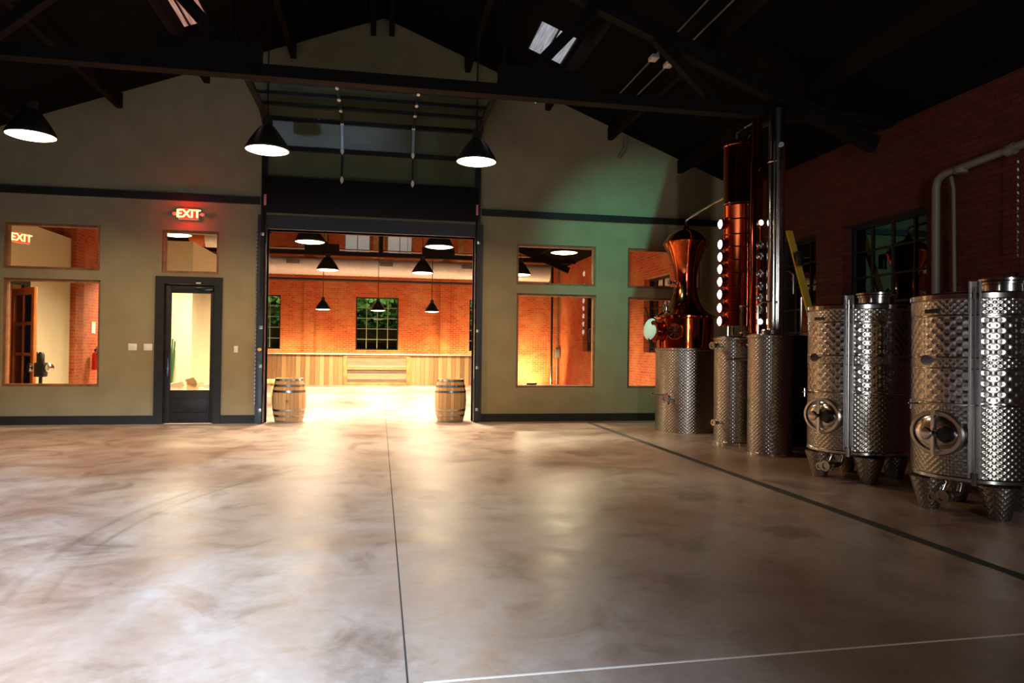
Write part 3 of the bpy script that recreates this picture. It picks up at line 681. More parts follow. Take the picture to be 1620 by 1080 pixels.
# pale partition block and lining
bp = MB(); bp.box(-5.0, -4.25, 17.2, 17.35, 0, 3.7); bp.box(-4.4, -4.25, 17.35, 20, 0, 3.7); bp.box(-5.0,-4.85,17.35,20,0,3.7); bp.box(-5.0,-4.25,17.2,20,3.7,3.8)
struct(bp.build('wall_partition', CREAM, smooth=False))
bp = MB(); bp.box(-HX+.001, -HX+.2, 15.95, 18.2, 0, 3.9); bp.box(-HX+.001, -HX+.2, W+WT, 14.45, 0, 3.9); bp.box(-HX+.001,-HX+.2,14.45,15.95,2.65,3.9); struct(bp.build('wall_lining', CREAM, smooth=False))
bp = MB(); bp.box(-HX+.001, -HX+.3, 18.25, 18.7, 0, 4.6); struct(bp.build('wall_column', BRICK, smooth=False))
d2 = bpy.data.objects.new('door_2', None); col.objects.link(d2); d2.location = (-HX+.1, 15.8, 0); struct(d2)
xw = -HX+.1
m_ = MB()
m_.bbox(xw-.03, xw+.03, 14.6, 14.74, .01, 2.5); m_.bbox(xw-.03, xw+.03, 15.66, 15.8, .01, 2.5); m_.bbox(xw-.03, xw+.03, 14.74, 15.66, .01, .6); m_.bbox(xw-.03, xw+.03, 14.74, 15.66, 2.36, 2.5); m_.bbox(xw-.02, xw+.02, 15.17, 15.23, .6, 2.36)
for z_ in (1.2, 1.8): m_.bbox(xw-.02, xw+.02, 14.74, 15.66, z_-.03, z_+.03)
m_.build('door_leaf', ORANGEWOOD, d2)
m_ = MB(); m_.box(xw-.004, xw+.004, 14.73, 15.67, .59, 2.37); m_.build('door_pane', NIGHTGLASS, d2, False)
m_ = MB(); m_.box(-HX+.2, -HX+.26, 14.35, 14.5, 0, 2.75); m_.box(-HX+.2, -HX+.26, 15.9, 16.15, 0, 2.75); m_.box(-HX+.2, -HX+.26, 14.5, 15.9, 2.6, 2.75); m_.build('door_frame', TRIM, d2, False)
m_ = MB(); m_.bbox(xw+.03, xw+.07, 14.64, 14.70, .95, 1.25); m_.build('door_handle', BLACK, d2)
for c in d2.children:
    if not c.name.startswith('door_frame'): c.rotation_euler = (0,0,R(42))
# fire extinguisher
t = thing('fire_extinguisher', (-7.2, 20.0, .75), 'red fire extinguisher hanging on the brick wall seen in the big left window', 'fire extinguisher')
m_ = MB(); m_.lathe([(0,0),(.075,0),(.085,.02),(.085,.38),(.07,.43),(.03,.46),(.03,.49),(0,.49)], 24, (-7.28,20.0,.75)); m_.build('cylinder', RED, t)
m_ = MB(); m_.bbox(-7.30,-7.26,19.94,20.1,1.24,1.29); m_.beam((-7.28,19.98,1.29),(-7.28,20.1,1.34),.02,.015); m_.build('lever', BLACK, t)
m_ = MB(); m_.tube([(-7.28,19.96,1.26),(-7.2,19.88,1.2),(-7.18,19.87,1.0),(-7.18,19.88,.9)], .012, 8); m_.build('hose', BLACK, t)
t = thing('notice_sheet', (-7.38, 19.9, 1.7), 'pale notice sheet on the brick wall above the fire extinguisher', 'notice')
m_ = MB(); m_.box(-7.398,-7.39,20.0,20.25,1.7,2.0); m_.build('paper', WHITEP, t, False)
# stand machine in left window
t = thing('bottling_machine', (-5.55, 14.9, 0), 'small dark machine on a single stand with two round heads seen in the left window', 'machine')
mx_, my_ = -6.32, 14.75; t.location = (mx_, my_, 0)
m_ = MB(); m_.lathe([(0,0),(.16,0),(.16,.03),(.03,.06),(.03,.78),(.0,.78)], 20, (mx_,my_,0)); m_.build('stand', BLACK, t)
m_ = MB(); m_.bbox(mx_-.09, mx_+.09, my_-.09, my_+.09, .78, 1.05, .02); m_.lathe([(.06,1.05),(.06,1.2),(.03,1.25),(0,1.25)], 16, (mx_,my_,0)); m_.build('body', BLACK, t)
for s_ in (-1, 1): m_ = MB(); m_.lathe([(0,0),(.05,0),(.09,.03),(.09,.06),(.03,.08),(0,.08)], 20, (mx_+s_*.13,my_-.03,.95), (s_*.8,-.5,0)); m_.build('round_head', STEEL, t)
# junk on floor behind the door glass
def carton(x, y, sx, sy, sz, rot, mat, lab):
    t = thing('cardboard_box', (x,y,0), lab, 'box', 'boxes behind the dark door'); t.rotation_euler = (0,0,rot)
    m_ = MB(); m_.box(-sx/2,sx/2,-sy/2,sy/2,0,sz-.004); m_.build('box_body', mat, t, False, local=True)
    m_ = MB(); m_.beam((-sx/2,-sy/2,sz),(sx/2,-sy/2-.05,sz+.06),.01,.14,(0,-.6,1)); m_.box(-sx/2,sx/2,-.03,.03,sz-.004,sz); m_.build('flap', mat, t, False, local=True)
CARD = plain('cardboard', (.45,.30,.16), .8, 0, .2); PAPER = plain('pale_paper', (.72,.66,.52), .7, 0, .1)
carton(-4.36, 16.4, .30, .3, .52, .3, PAPER, 'pale low box on the floor behind the dark door, left of the others')
carton(-4.02, 16.65, .26, .25, .60, -.4, CARD, 'brown cardboard box on the floor behind the dark door, in the middle')
carton(-3.72, 16.35, .25, .2, .50, .8, PAPER, 'pale small box on the floor behind the dark door, right of the others')
t = thing('potted_plant', (-4.66, 16.9, 0), 'slim dark green potted plant against the pale partition behind the door', 'potted plant')
m_ = MB(); m_.lathe([(0,0),(.12,0),(.16,.32),(.14,.32),(.0,.28)], 20, (-4.66,16.9,0)); m_.build('pot', BLACK, t)
m_ = MB()
for i in range(26):
    a = random.random()*6.28; l = .9+random.random()*.7; m_.beam((-4.66+.04*math.cos(a),16.9+.04*math.sin(a),.25), (-4.66+.13*math.cos(a),16.9+.13*math.sin(a),.25+l), .035, .006)
m_.build('leaves', plain('dark_leaf', (.03,.09,.03), .5), t)
# transom duct, closer by the left
t = thing('air_duct', (-4.5, 22.5, 4.2), 'short white spiral duct with an orange end seen through the transom', 'duct')
m_ = MB(); m_.tube([(-4.2,23.2,5.0),(-4.2,23.2,rz(-4.2))], .01, 6); m_.build('duct_hanger', BLACK, t)
m_ = MB(); n = 60; m_.tube([(-5.35+1.65*i/n, 23.2, 4.75) for i in range(n+1)], [.27+(.006 if i % 3 == 0 else 0) for i in range(n+1)], 24); m_.build('duct_shell', DUCTM, t)
m_ = MB(); m_.tube([(-5.35,23.2,4.75),(-5.62,23.2,4.80),(-5.85,23.2,4.72)], [.272,.27,.15], 24); m_.build('duct_elbow', plain('orange_liner', (.6,.16,.04), .6), t)
# planters outside the far windows (greenery behind the panes)
for k, (a, b_, c_, d_) in enumerate(FARW):
    m_ = MB()
    rnd = random.Random(k)
    for i in range(420):
        x = a-.2+rnd.random()*(b_-a+.4); z = 2.2+rnd.random()*1.4; y = YF+.9+rnd.random()*.4; s_ = .05+rnd.random()*.06; an = rnd.random()*3
        v = [m_.bm.verts.new((x+s_*math.cos(an+w_)*1.0, y+.03*math.sin(an*3+w_), z+s_*math.sin(an+w_))) for w_ in (0,1.6,3.1,4.7)]; m_._f(v)
    for i in range(6): xx = a+(b_-a)*(i+.5)/6; m_.tube([(xx,YF+1.15,-.05),(xx+.05,YF+1.1,2.4)], .02, 6)
    tag(m_.build('hedge', plain('hedge_leaf', (.10,.19,.05), .6, 0, .4) if k == 0 else bpy.data.materials['hedge_leaf'], smooth=False), ['green hedge leaves outside the left far window','green hedge leaves outside the middle far window','green hedge leaves outside the right far window'][k], 'hedge', None, 'stuff')
    tag(MB().box(a-.5, b_+.5, YF+.75, YF+.8, 0, 2.25).build('board_fence', plain('dark_red_boards', (.09,.025,.015), .7)), ['dark red boards low outside the left far window','dark red boards low outside the middle far window','dark red boards low outside the right far window'][k], 'fence', 'boards outside the far windows')
    area('hedge_fill_light', ((a+b_)/2, YF+.45, 3.9), (0,.6,-1), 1.0, .2, 60, (.9,1,.7))  # unseen light added to brighten the leaves outside

# ------------------------------------------------------------------ still house equipment
def dirv(deg): return Vector((math.cos(R(deg)), math.sin(R(deg)), 0))
def valve(mb, c, d, s=1.0):
    c = Vector(c); d = Vector(d)
    mb.tube([c-d*.02, c+d*.10*s], .028*s, 14); mb.lathe([(0,0),(.05*s,0),(.05*s,.018*s),(0,.018*s)], 20, c+d*.10*s, d)
    mb.tube([c+d*.11*s, c+d*.17*s], [.04*s,.04*s], 14); mb.lathe([(0,0),(.052*s,0),(.052*s,.02*s),(.03*s,.02*s),(.03*s,.006*s),(0,.006*s)], 20, c+d*.17*s, d)
# 1 pot still
px, py, pr = 5.35, 11.74, .51
FC = 245.0
ps = thing('pot_still', (px,py,0), 'copper pot still with onion shaped helmet on a dimpled steel jacket', 'pot still')
m_ = MB(); m_.lathe([(0,0),(pr,0),(pr,1.42),(pr+.012,1.43),(pr+.012,1.46),(pr-.03,1.47),(0,1.47)], 72, (px,py,0)); m_.build('steel_jacket', FINE, ps)
m_ = MB(); m_.lathe([(pr-.02,1.465),(pr-.015,1.70),(pr-.015,1.98),(pr+.02,2.0),(pr+.02,2.03),(pr-.02,2.06),(.40,2.12),(.33,2.18),(.27,2.27),(.225,2.40),(.20,2.55),(.195,2.66),(.205,2.80),(.24,2.95),(.29,3.10),(.34,3.22),(.385,3.31),(.395,3.35),(.37,3.38),(.32,3.46),(.22,3.54),(.10,3.59),(.06,3.61),(.05,3.66),(0,3.66)], 72, (px,py,0)); m_.build('copper_helmet', COPPER, ps)
rv = None
for nn_, rad, z_, mt in ((26, pr+.019, 2.015, STEEL), (22, .392, 3.335, COPPER)):
    rv = None
    for i in range(nn_):
        a = i/nn_*2*PI
        if rv is None:
            m_ = MB(); m_.lathe([(0,0),(.012,0),(.008,.010),(0,.013)], 8, (0,0,0), (1,0,0)); rv = m_.build('rivet', mt, ps, local=True); o = rv
        else: o = rv.copy(); col.objects.link(o)
        o.location = (rad*math.cos(a), rad*math.sin(a), z_); o.rotation_euler = (0,0,a)
# open manway: flange, hinged dish lid swung out to the left
dm = dirv(FC-62); c = Vector((px,py,1.76))+dm*(pr-.03)
m_ = MB(); m_.lathe([(.12,0),(.16,0),(.16,.10),(.19,.10),(.19,.13),(.12,.13)], 32, c, dm); m_.build('manway_neck', COPPERD, ps)
dl = dirv(FC-50); c2 = Vector((px,py,1.80))+dirv(FC-86)*(pr+.10)-dirv(FC-86+90)*0.0+dirv(FC)*.12
m_ = MB(); m_.lathe([(0,.03),(.10,.025),(.185,0),(.195,-.01),(.185,-.02),(.10,.0),(0,.008)], 40, c2, (dl+Vector((0,0,.15)))); lid = m_.build('manway_lid', plain('pale_lid', (.68,.76,.70), .45), ps)
m_ = MB(); m_.tube([c2+Vector((-.03,0,.19)), c2+Vector((-.06,-.02,.30)), c2+Vector((-.10,-.04,.36))], .012, 8); m_.lathe([(0,0),(.025,.01),(.025,.03),(0,.04)], 12, c2+Vector((-.10,-.04,.35))); m_.build('lid_clamp', BLACK, lid)
m_ = MB(); m_.tube([c2+Vector((.0,-.01,-.16)), c2+Vector((.04,-.03,-.33))], [.035,.045], 10); m_.build('lid_hinge', BLACK, lid)
dn = dirv(FC-18); c3 = Vector((px,py,1.76))+dn*(pr-.02)
m_ = MB(); m_.lathe([(.0,0),(.15,0),(.15,.05),(.135,.06),(.12,.045),(0,.03)], 40, c3, dn); m_.build('porthole', COPPERD, ps)
m_ = MB()
for i in range(8):
    a = i*PI/4; e_ = dn.cross(Vector((0,0,1))); m_.beam(c3+dn*.045, c3+dn*.05+e_*.12*math.cos(a)+Vector((0,0,.12*math.sin(a))), .012, .012, dn)
m_.build('porthole_star', STEEL, ps)
dv = dirv(FC-25); c4 = Vector((px,py,.60))+dv*pr
m_ = MB(); valve(m_, c4, dv, 1.25); m_.tube([c4+dv*.1, c4+dv*.12+Vector((0,0,-.1))], .03, 10); m_.build('drain_valve', STEEL, ps)
m_ = MB(); m_.tube([c4+dv*.13+Vector((0,0,.06)), c4+dv*.13+Vector((-.28,.05,.07))], [.014,.022], 10); m_.build('valve_lever', STEEL, ps)
m_ = MB(); m_.tube([c4+dv*.13+Vector((-.02,0,.03)), c4+dv*.13+Vector((-.02,0,.09))], .022, 10); m_.build('valve_collar', RED, ps)
dk = dirv(FC-55); m_ = MB(); valve(m_, Vector((px,py,2.62))+dk*.19, dk, .8); m_.build('side_fitting', STEEL, ps)
m_ = MB()
for k, a in enumerate((FC-60, FC-50)):
    p0 = Vector((px,py,2.03))+dirv(a)*.42; m_.tube([p0, p0+Vector((0,0,.22))], .012, 8); m_.lathe([(0,0),(.03,0),(.03,.05),(0,.05)], 12, p0+Vector((0,0,.1)))
m_.build('relief_valves', STEEL, ps)
m_ = MB(); m_.tube([(px,py,3.64),(px,py,3.74),(px+.06,py-.08,3.80),(5.36,10.35,4.02-.15),(5.37,10.25,3.80)], .022, 10); m_.build('vapour_pipe', STEEL, ps)

# 2 copper column on steel base
bx, by, br = 5.36, 9.94, .315
FB = 241.7
cc = thing('distillation_column', (bx,by,0), 'tall copper column with a row of sight glasses given a reflected glow on a slim dimpled steel base', 'distillation column')
m_ = MB(); m_.lathe([(0,0),(br+.01,0),(br+.01,.05),(br,.06),(br,1.58),(br+.012,1.59),(br+.012,1.62),(br-.02,1.64),(0,1.66)], 64, (bx,by,0)); m_.build('base_tank', FINE, cc)
m_ = MB(); m_.lathe([(br+.011,.0),(br+.018,.0),(br+.018,.05),(br+.011,.055)], 64, (bx,by,0)); m_.build('base_ring', STEEL, cc)
cr = .245
m_ = MB(); m_.lathe([(0,1.78),(cr,1.80),(cr,3.62),(cr+.006,3.63),(cr+.006,3.66),(cr,3.67),(cr,4.55),(cr+.01,4.56),(cr+.01,4.59),(cr-.02,4.62),(0,4.66)], 56, (bx+.05,by,0)); m_.build('copper_shell', COPPER, cc)
m_ = MB()
for a in (0,1.57,3.14,4.71): m_.tube([(bx+.05+.18*math.cos(a),by+.18*math.sin(a),1.62),(bx+.05+.18*math.cos(a),by+.18*math.sin(a),1.80)], .02, 8)
m_.build('support_feet', STEEL, cc)
hz = [1.4+(557-y)/103 for y in (355,387,407,426,446,466,487,508)]
for i, z in enumerate(hz):
    dsg = dirv(FB-64); c = Vector((bx+.05,by,z))+dsg*(cr-.02)
    m_ = MB(); m_.lathe([(.0,0),(.07,0),(.07,.07),(.088,.07),(.088,.09),(.070,.09),(.068,.075)], 24, c, dsg); sg = m_.build('sight_glass', COPPERD, cc)
    m_ = MB(); m_.lathe([(0,.115),(.04,.108),(.068,.085),(.068,.07)], 20, c, dsg); m_.build('reflection_lens', SIGHT, sg)  # lens glows in place of a lamp reflection
    d2_ = dirv(FB+5); 
for z in (2.02,2.21,2.40,2.60,2.80,3.0,3.19,3.42):
    m_ = MB(); m_.lathe([(cr,z-.01),(cr+.012,z-.008),(cr+.012,z+.008),(cr,z+.01)], 56, (bx+.05,by,0)); m_.build('plate_band', COPPERD, cc)
m_ = MB(); m_.lathe([(0,0),(.14,0),(.14,.02),(.13,.02),(.13,.38),(.14,.38),(.14,.40),(0,.40)], 28, (bx-.03,by-.44,1.66+.02)); m_.tube([(bx-.03,by-.44,1.60),(bx-.03,by-.44,1.70)], .05, 12); m_.build('spirit_safe', glass('safe_glass', (.8,.8,.72), 1.6), cc)
m_ = MB(); 
for zz in (1.68, 2.07): m_.lathe([(0,0),(.145,0),(.145,.02),(0,.02)], 28, (bx-.03,by-.44,zz))
m_.build('safe_plates', STEEL, cc)
m_ = MB(); m_.tube([(bx-.03,by-.62,1.55),(bx-.03,by-.62,2.5),(bx+.0,by-.62,2.56),(bx+.42,by-.75,2.58),(bx+.47,by-.78,2.53),(bx+.47,by-.78,2.25)], .017, 10); m_.build('bypass_pipe', STEEL, cc)
m_ = MB(); m_.tube([(bx-.2,by-.45,1.60),(bx+.1,by-.5,1.63),(bx+.4,by-.6,1.60)], .022, 10); m_.tube([(bx-.15,by-.4,1.52),(bx+.25,by-.5,1.50)], .025, 10); m_.tube([(bx-.3,by-.3,1.30),(bx-.05,by-.45,1.30),(bx+.02,by-.45,1.36),(bx+.02,by-.45,1.5)], .018, 10)
for k in range(4): m_.lathe([(0,0),(.04,0),(.04,.02),(0,.02)], 14, (bx-.1+.13*k,by-.47-.03*k,1.64), (.9,-.2,0))
m_.build('manifold_pipes', STEEL, cc)
m_ = MB(); m_.bbox(bx+.0,bx+.12,by-.58,by-.54,1.49,1.52); m_.bbox(bx-.2,bx-.1,by-.5,by-.46,1.50,1.53); m_.build('valve_handle', RED, cc)
db = dirv(FB-40)
m_ = MB(); valve(m_, Vector((bx,by,1.5))+db*br, db, 1.1); m_.build('inlet_valve', STEEL, cc)
m_ = MB(); valve(m_, Vector((bx,by,.35))+db*br, db, .9); m_.build('outlet_valve', STEEL, cc)
m_ = MB(); m_.tube([(bx,by,4.62),(bx-.02,by-.02,4.76),(bx+.08,by-.1,4.84),(5.52,9.05,4.86)], .02, 10); m_.tube([(bx+.15,by+.02,4.62),(bx+.2,by,4.74),(5.60,9.2,4.80)], .018, 10); m_.build('top_pipes', STEEL, cc)
m_ = MB(); m_.tube([(bx+.22,by-.24,1.7),(bx+.22,by-.24,4.7)], .013, 8); m_.build('riser_pipe', COPPERD, cc)
m_ = MB(); m_.lathe([(cr+.0,3.66),(cr+.012,3.665),(cr+.012,3.68),(cr,3.685)], 56, (bx+.05,by,0)); m_.build('clamp_ring', STEEL, cc)

# 3 steel base with tall steel condenser and slim copper column
cx, cy, crr = 5.345, 8.94, .30
FCc = 239.1
sc_ = thing('condenser_column', (cx,cy,0), 'tall narrow polished steel condenser with slim copper column on the wider dimpled steel base', 'condenser column')
m_ = MB(); m_.lathe([(0,0),(crr,0),(crr,1.60),(crr+.012,1.61),(crr+.012,1.64),(crr-.02,1.66),(0,1.67)], 64, (cx,cy,0)); m_.build('base_tank', FINE, sc_)
m_ = MB(); m_.lathe([(crr+.001,.0),(crr+.014,.0),(crr+.014,.035),(crr+.001,.04)], 64, (cx,cy,0)); m_.build('base_ring', STEEL, sc_)
m_ = MB(); m_.lathe([(0,1.66),(.12,1.66),(.12,4.05),(.128,4.06),(.128,4.08),(.12,4.09),(.12,4.80),(0,4.86)], 48, (cx+.07,cy,0)); m_.build('steel_condenser', STEEL, sc_)
lx, ly = cx-.10, cy+.22
m_ = MB(); m_.lathe([(0,1.66),(.085,1.68),(.085,4.1),(.07,4.15),(.07,4.75),(0,4.78)], 36, (lx,ly,0)); m_.build('copper_column', COPPERD, sc_)
for y in (352,387,405,432,452,470,489,508):
    z = 1.4+(557-y)/112; dsg = dirv(FCc+30); c = Vector((lx,ly,z))+dsg*.07
    m_ = MB(); m_.lathe([(0,0),(.045,0),(.045,.04),(.055,.04),(.055,.06),(.036,.06),(.034,.05)], 20, c, dsg); sg = m_.build('sight_glass', STEEL, sc_)
    m_ = MB(); m_.lathe([(0,.068),(.034,.055),(.034,.04)], 16, c, dsg); m_.build('lens', SIGHT if y in (352,508) else STEEL, sg)  # top and bottom lenses glow for reflected lamp light
m_ = MB(); m_.tube([(cx-.08,cy-.2,1.66),(cx-.08,cy-.2,4.3)], .011, 8); m_.tube([(cx-.02,cy-.22,1.66),(cx-.02,cy-.22,3.9)], .009, 8); m_.tube([(cx-.25,cy-.1,1.66),(cx-.25,cy-.1,2.05),(cx-.2,cy-.13,2.1),(cx+.02,cy-.18,2.1)], .013, 8); m_.build('thin_pipes', STEEL, sc_)
m_ = MB(); m_.lathe([(0,0),(.13,0),(.13,.05),(.08,.07),(0,.07)], 24, (cx-.07,cy-.12,1.66)); m_.build('flange', STEEL, sc_)
m_ = MB(); m_.lathe([(0,0),(.035,0),(.035,.02),(0,.02)], 16, (cx+.07,cy-.12,4.28), (-.4,-.9,0)); m_.build('inspection_cap', BRUSHED, sc_)

# cabinet behind
t = thing('control_cabinet', (6.1,9.4,0), 'black upright cabinet between the condenser base and the first fermenting tank', 'cabinet')
m_ = MB(); m_.bbox(5.78,6.42,9.15,9.55,.05,1.66,.01); m_.build('cabinet_body', BLACK, t)
m_ = MB(); m_.bbox(5.80,6.40,9.125,9.15,.12,1.62,.008); m_.build('cabinet_door', TRIM, t)
m_ = MB(); m_.bbox(5.785,5.80,9.12,9.145,.05,1.66,.003); m_.build('edge_strip', BRUSHED, t)
m_ = MB(); m_.tube([(6.05,9.3,1.66),(6.05,9.3,2.22)], .014, 8); m_.build('vent_rod', BRUSHED, t)

# 4 fermenting tanks
def make_tank():
    t = thing('fermentation_tank', (0,0,0), 'dimpled steel fermenting tank with oval manway, second from the right', 'fermentation tank', 'dimpled steel tanks')
    r = .525; z0, z1 = .31, 1.93
    P = [(.0,z0-.03),(r-.06,z0-.02),(r-.005,z0),(r+.008,z0+.01),(r+.008,z0+.035),(r,z0+.045),(r,.965),(r+.004,.97),(r+.004,.98),(r,.985),(r,1.275),(r+.004,1.28),(r+.004,1.288),(r,1.292),(r,1.37),(r+.004,1.375),(r+.004,1.383),(r,1.388),(r,1.735),(r+.005,1.74),(r+.005,1.75),(r,1.755),(r,z1-.05),(r+.010,z1-.04),(r+.010,z1),(r-.02,z1+.015),(.2,z1+.05),(0,z1+.05)]
    ms = []
    for (a, b_) in zip(P[:-1], P[1:]):
        mz = (a[1]+b_[1])/2
        if abs(a[1]-b_[1]) < .05: ms.append(2)
        elif mz < .97 or mz > 1.75 or 1.29 < mz < 1.38: ms.append(0)
        else: ms.append(1)
    m_ = MB(); m_.lathe(P, 96, mats=ms); m_.build('shell', [FINE, LARGE, STEEL], t, local=True)
    for a in (250, 340, 160, 70):
        c = dirv(a)*.40; m_ = MB(); m_.lathe([(0,0),(.075,0),(.082,.012),(.16,z0-.02),(0,z0-.02)], 28, c); m_.build('leg', FINE, t, local=True)
    ch = dirv(224); e_ = Vector((-ch.y, ch.x, 0))
    m_ = MB(); a0 = ch*(r+.012)
    for s_ in (-1, 1): m_.beam(a0+e_*s_*.038+Vector((0,0,.36)), a0+e_*s_*.038+Vector((0,0,2.03)), .05, .014, e_)
    m_.beam(ch*(r-.005)+Vector((0,0,.36)), ch*(r-.005)+Vector((0,0,2.03)), .08, .012, ch); m_.build('channel_post', BRUSHED, t, local=True, smooth=False)
    m_ = MB(); m_.tube([ch*(r+.03)+Vector((0,0,.40)), ch*(r+.03)+Vector((0,0,1.98))], .009, 8); m_.tube([ch*(r+.02)+Vector((0,0,.30)), ch*(r+.035)+Vector((0,0,.40))], .025, 8); m_.build('level_tube', STEEL, t, local=True)
    # oval manway, bent to nothing: sits on a short neck
    dm = dirv(191.5); e_ = Vector((-dm.y, dm.x, 0)); zc = .715
    def oval(rx, rz_, d): return [dm*d+e_*rx*math.cos(2*PI*i/40)+Vector((0,0,zc+rz_*math.sin(2*PI*i/40))) for i in range(40)]
    def loft(mb, L):
        R_ = [[mb.bm.verts.new(p) for p in oval(*q_)] for q_ in L]
        for A, B in zip(R_[:-1], R_[1:]):
            for i in range(40): mb._f([A[i], A[(i+1) % 40], B[(i+1) % 40], B[i]])
        mb._f(R_[0]); mb._f(R_[-1])
    m_ = MB(); loft(m_, [(.255,.20,r-.08),(.255,.20,r+.005),(.245,.19,r+.02),(.215,.165,r+.022),(.21,.16,r-.0)]); m_.build('manway_frame', BRUSHED, t, local=True)
    m_ = MB(); loft(m_, [(.20,.152,r-.01),(.20,.152,r+.012),(.185,.14,r+.02),(.12,.09,r+.032),(.04,.03,r+.036)]); dd = m_.build('manway_door', STEEL, t, local=True)
    m_ = MB(); m_.beam(dm*(r+.05)+Vector((0,0,zc-.19)), dm*(r+.05)+Vector((0,0,zc+.19)), .03, .02, dm); m_.lathe([(0,0),(.02,0),(.02,.07),(.05,.075),(.055,.09),(.045,.10),(0,.105)], 18, dm*(r+.045)+Vector((0,0,zc)), dm); m_.build('clamp_bar', STEEL, dd, local=True)
    m_ = MB(); m_.lathe([(0,0),(.06,0),(.075,.025),(.06,.06),(0,.07)], 20, dm*(r+.03)+e_*(-.0)+e_*.12+Vector((0,0,zc)), dm); m_.build('hand_knob', BLACK, dd, local=True)
    # thermometer, plate, tap
    dt = dirv(186); c = dt*r+Vector((0,0,1.355))
    m_ = MB(); m_.tube([c-dt*.02, c+dt*.06], .014, 8); m_.lathe([(0,0),(.042,0),(.045,.01),(.045,.025),(0,.026)], 24, c+dt*.055, (dt-Vector((0,.6,0)))); m_.build('thermometer', STEEL, t, local=True)
    e_ = Vector((-dt.y, dt.x, 0)); m_ = MB(); c = dt*(r+.004)+Vector((0,0,1.79)); m_.beam(c-e_*.07, c+e_*.07, .006, .035, (0,0,1)); m_.build('name_plate', BLACK, t, local=True)
    ds = dirv(168); c = ds*r+Vector((0,0,.96)); m_ = MB(); m_.tube([c-ds*.02, c+ds*.09], .01, 8); m_.tube([c+ds*.07+Vector((0,0,-.05)), c+ds*.07+Vector((0,0,.04))], .008, 8); m_.build('sample_tap', STEEL, t, local=True)
    dv = dirv(200); c = dv*.36+Vector((0,0,.17)); m_ = MB(); m_.tube([dv*.25+Vector((0,0,.29)), dv*.3+Vector((0,0,.18)), c], .028, 12); valve(m_, c, dv, 1.15); m_.build('bottom_valve', STEEL, t, local=True)
    dv = dirv(178); c = dv*.36+Vector((0,0,.14)); m_ = MB(); m_.tube([dv*.3+Vector((0,0,.29)), c+Vector((0,0,.02))], .024, 12); valve(m_, c, (dv+dirv(220)).normalized(), .8); m_.build('side_valve', STEEL, t, local=True)
    lc = dirv(292)*.22
    m_ = MB(); m_.lathe([(.185,1.93),(.185,2.02),(.20,2.025),(.20,2.045),(.17,2.05),(.10,2.085),(0,2.10)], 40, lc); ld = m_.build('top_manway', STEEL, t, local=True)
    m_ = MB(); m_.lathe([(.195,2.05),(.21,2.055),(.21,2.075),(.195,2.08)], 40, lc); m_.tube([lc+Vector((.1,.0,2.07)), lc+Vector((.16,.02,2.13)), lc+Vector((.22,.03,2.10))], .014, 8); m_.build('clamp_ring', STEEL, ld, local=True)
    return t
T1 = make_tank(); T1['label'] = 'dimpled steel fermenting tank with oval manway standing next to the tall condenser'
T1.location = (5.35, 7.13, 0)
dup(T1, (5.35, 5.50, 0), 'nearest dimpled steel fermenting tank with oval manway, cut by the right edge')

# yellow board
t = thing('leaning_board', (6.9,9.5,0), 'long yellow board leaning by the window behind the condenser', 'board')
m_ = MB(); m_.beam((6.9,9.47,0.02),(6.9,10.98,3.5),.04,.11,(1,0,0)); m_.build('board', YELLOW, t, False)
m_ = MB(); m_.bbox(6.80,6.88,10.50,10.62,2.85,3.1,.01); m_.build('clip_box', BLACK, t)
# wall pipes on right wall
t = thing('vent_pipe', (7.3,8.15,0), 'thick grey pipe rising by the wide window and bending forward along the brick wall', 'pipe')
m_ = MB(); m_.tube([(7.26,8.13,0),(7.26,8.13,3.62),(7.26,8.10,3.72),(7.26,8.0,3.78),(7.26,7.6,3.80),(7.26,5.0,3.95)], .05, 14); m_.build('main_pipe', GREYPIPE, t)
m_ = MB(); m_.tube([(7.26,7.72,3.72),(7.26,7.72,3.79)], .08, 12); m_.tube([(7.26,7.05,3.82),(7.26,6.95,3.83)], .07, 12); m_.build('pipe_coupling', GREYPIPE, t)
tag(MB().tube([(7.28,7.80,0),(7.28,7.86,3.55),(7.28,7.9,3.72)], .022, 10).build('wall_pipe', GREYPIPE), 'thin grey pipe beside the thick bending pipe on the right brick wall', 'pipe')
t = thing('hanging_chain', (7.2,6.85,2.5), 'short dull chain hanging on the brick wall at the right edge', 'chain')
m_ = MB()
for k in range(26): m_.tube([(7.2,6.85,3.70-.045*k),(7.2+(.01 if k % 2 else 0),6.85,3.67-.045*k)], .012, 6)
m_.build('chain_links', BRUSHED, t)
# conduits under the right roof pitch
for i, (xx, z_, y0, y1) in enumerate(((4.13,5.98,7.5,12.4),(4.38,5.90,7.5,12.1))):
    t = thing('electrical_conduit', (xx,9.9,z_), ['thin conduit with a box under the right roof pitch, nearer the ridge','thin conduit with a box under the right roof pitch, nearer the eave'][i], 'conduit', 'conduits under the roof')
    m_ = MB(); m_.tube([(xx,y0,z_),(xx,y1,z_)], .013, 8); m_.build('conduit_tube', GREYPIPE, t)
    m_ = MB(); m_.bbox(xx-.06,xx+.06,10.2,10.38,z_-.04,z_+.02); m_.build('conduit_box', WHITEP, t)
t = thing('conduit_stub', (4.75,13.4,5.5), 'short bent pale conduit high on the teal lit part of the front wall', 'conduit')
m_ = MB(); m_.tube([(4.80,W-.08,5.75),(4.80,W-.08,5.50),(4.66,W-.08,5.28)], .035, 10); m_.build('stub_tube', GREYPIPE, t)

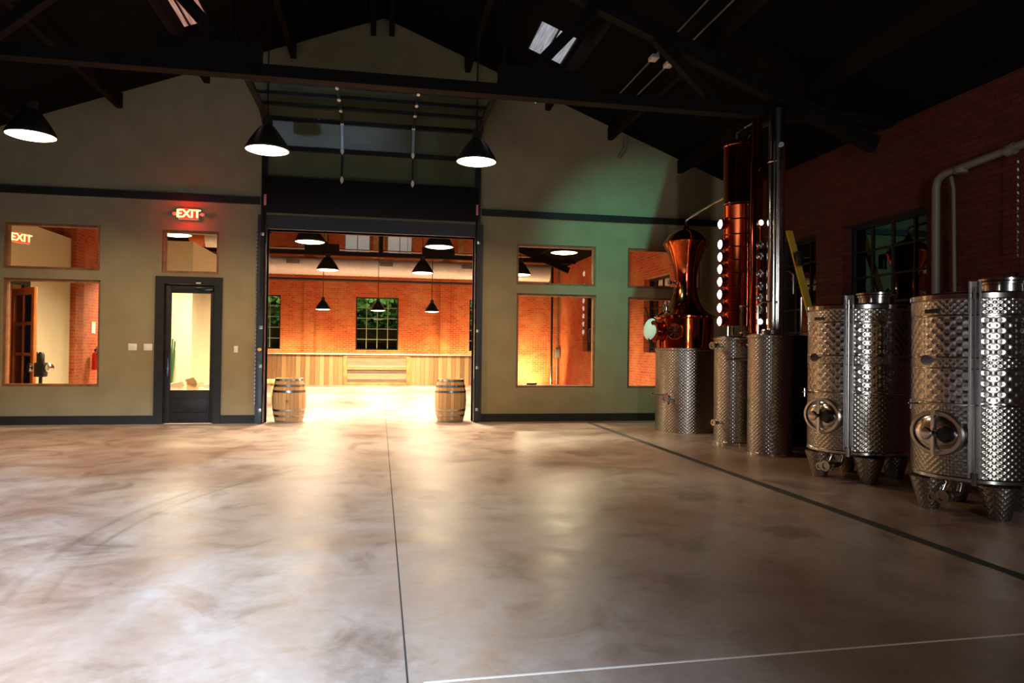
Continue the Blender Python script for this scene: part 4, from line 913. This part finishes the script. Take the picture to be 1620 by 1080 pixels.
# floodlight and flap added out of sight to put a cut teal patch on the front wall
fl = Vector((1.95, 9.42, 5.0)); aim = Vector((5.7, W, 2.7))
t = thing('added_floodlight', fl, 'small black floodlight behind the long tie beam, its flap cutting the edge of the teal patch', 'added_floodlight')
D = (aim-fl).normalized(); sd = D.cross(Vector((0,0,1))).normalized(); uu = sd.cross(D)
m_ = MB(); m_.beam(fl-D*.16, fl-D*.03, .13, .10); m_.build('housing', BLACK, t, False)
m_ = MB(); m_.tube([fl-D*.1+Vector((0,0,.0)), Vector((1.85,9.255,4.98))], .012, 8); m_.build('mount', BLACK, t)
m_ = MB()
Q0, Q1 = Vector((6.05, W, 6.2)), Vector((5.02, W, 2.4))
e0 = fl+(Q0-fl)*.05; e1 = fl+(Q1-fl)*.05; o0 = e0+sd*.22-D*.18; o1 = e1+sd*.22-D*.18
n_ = (e1-e0).cross(o0-e0).normalized()*.002
m_.hexa([e0-n_, e1-n_, o1-n_, o0-n_, e0+n_, e1+n_, o1+n_, o0+n_]); m_.build('edge_cut_flap', BLACK, t, False)  # flap added to draw the slanted edge of the teal patch
sp_ = spot('teal_patch_light', fl, aim, 900, (0.17, 0.80, 0.68), 62, 1.0, .003); sp_.parent = t; sp_.location = (0,0,0)

# unseen strip and floor lights added to brighten the foot of the far wall
t = thing('added_light_strip', (-.5, 27.84, 1.0), 'slim light strip added on the back of the bar to brighten the brick wall', 'light strip')
m_ = MB(); m_.box(X0+.1, X1-.1, 27.79, 27.82, .98, 1.02); m_.build('strip_body', WHITEP, t, False)
area('wall_fill_light', (0,0,.04), (0,1,.25), X1-X0-.4, .05, 210, (1,.74,.36), t)
for xx in (4.7, 6.0):
    t = thing('added_uplight', (xx, 27.5, 0), 'small black floor lamp added to brighten the foot of the far wall, '+('left' if xx < 5 else 'right')+' of the pair', 'uplight', 'floor uplights')
    m_ = MB(); m_.bbox(xx-.2, xx+.2, 27.45, 27.57, 0, .08); m_.build('housing', BLACK, t)
    area('wall_foot_fill', (0,.03,.10), (0,1,.5), .3, .08, 260, (1,.74,.38), t)
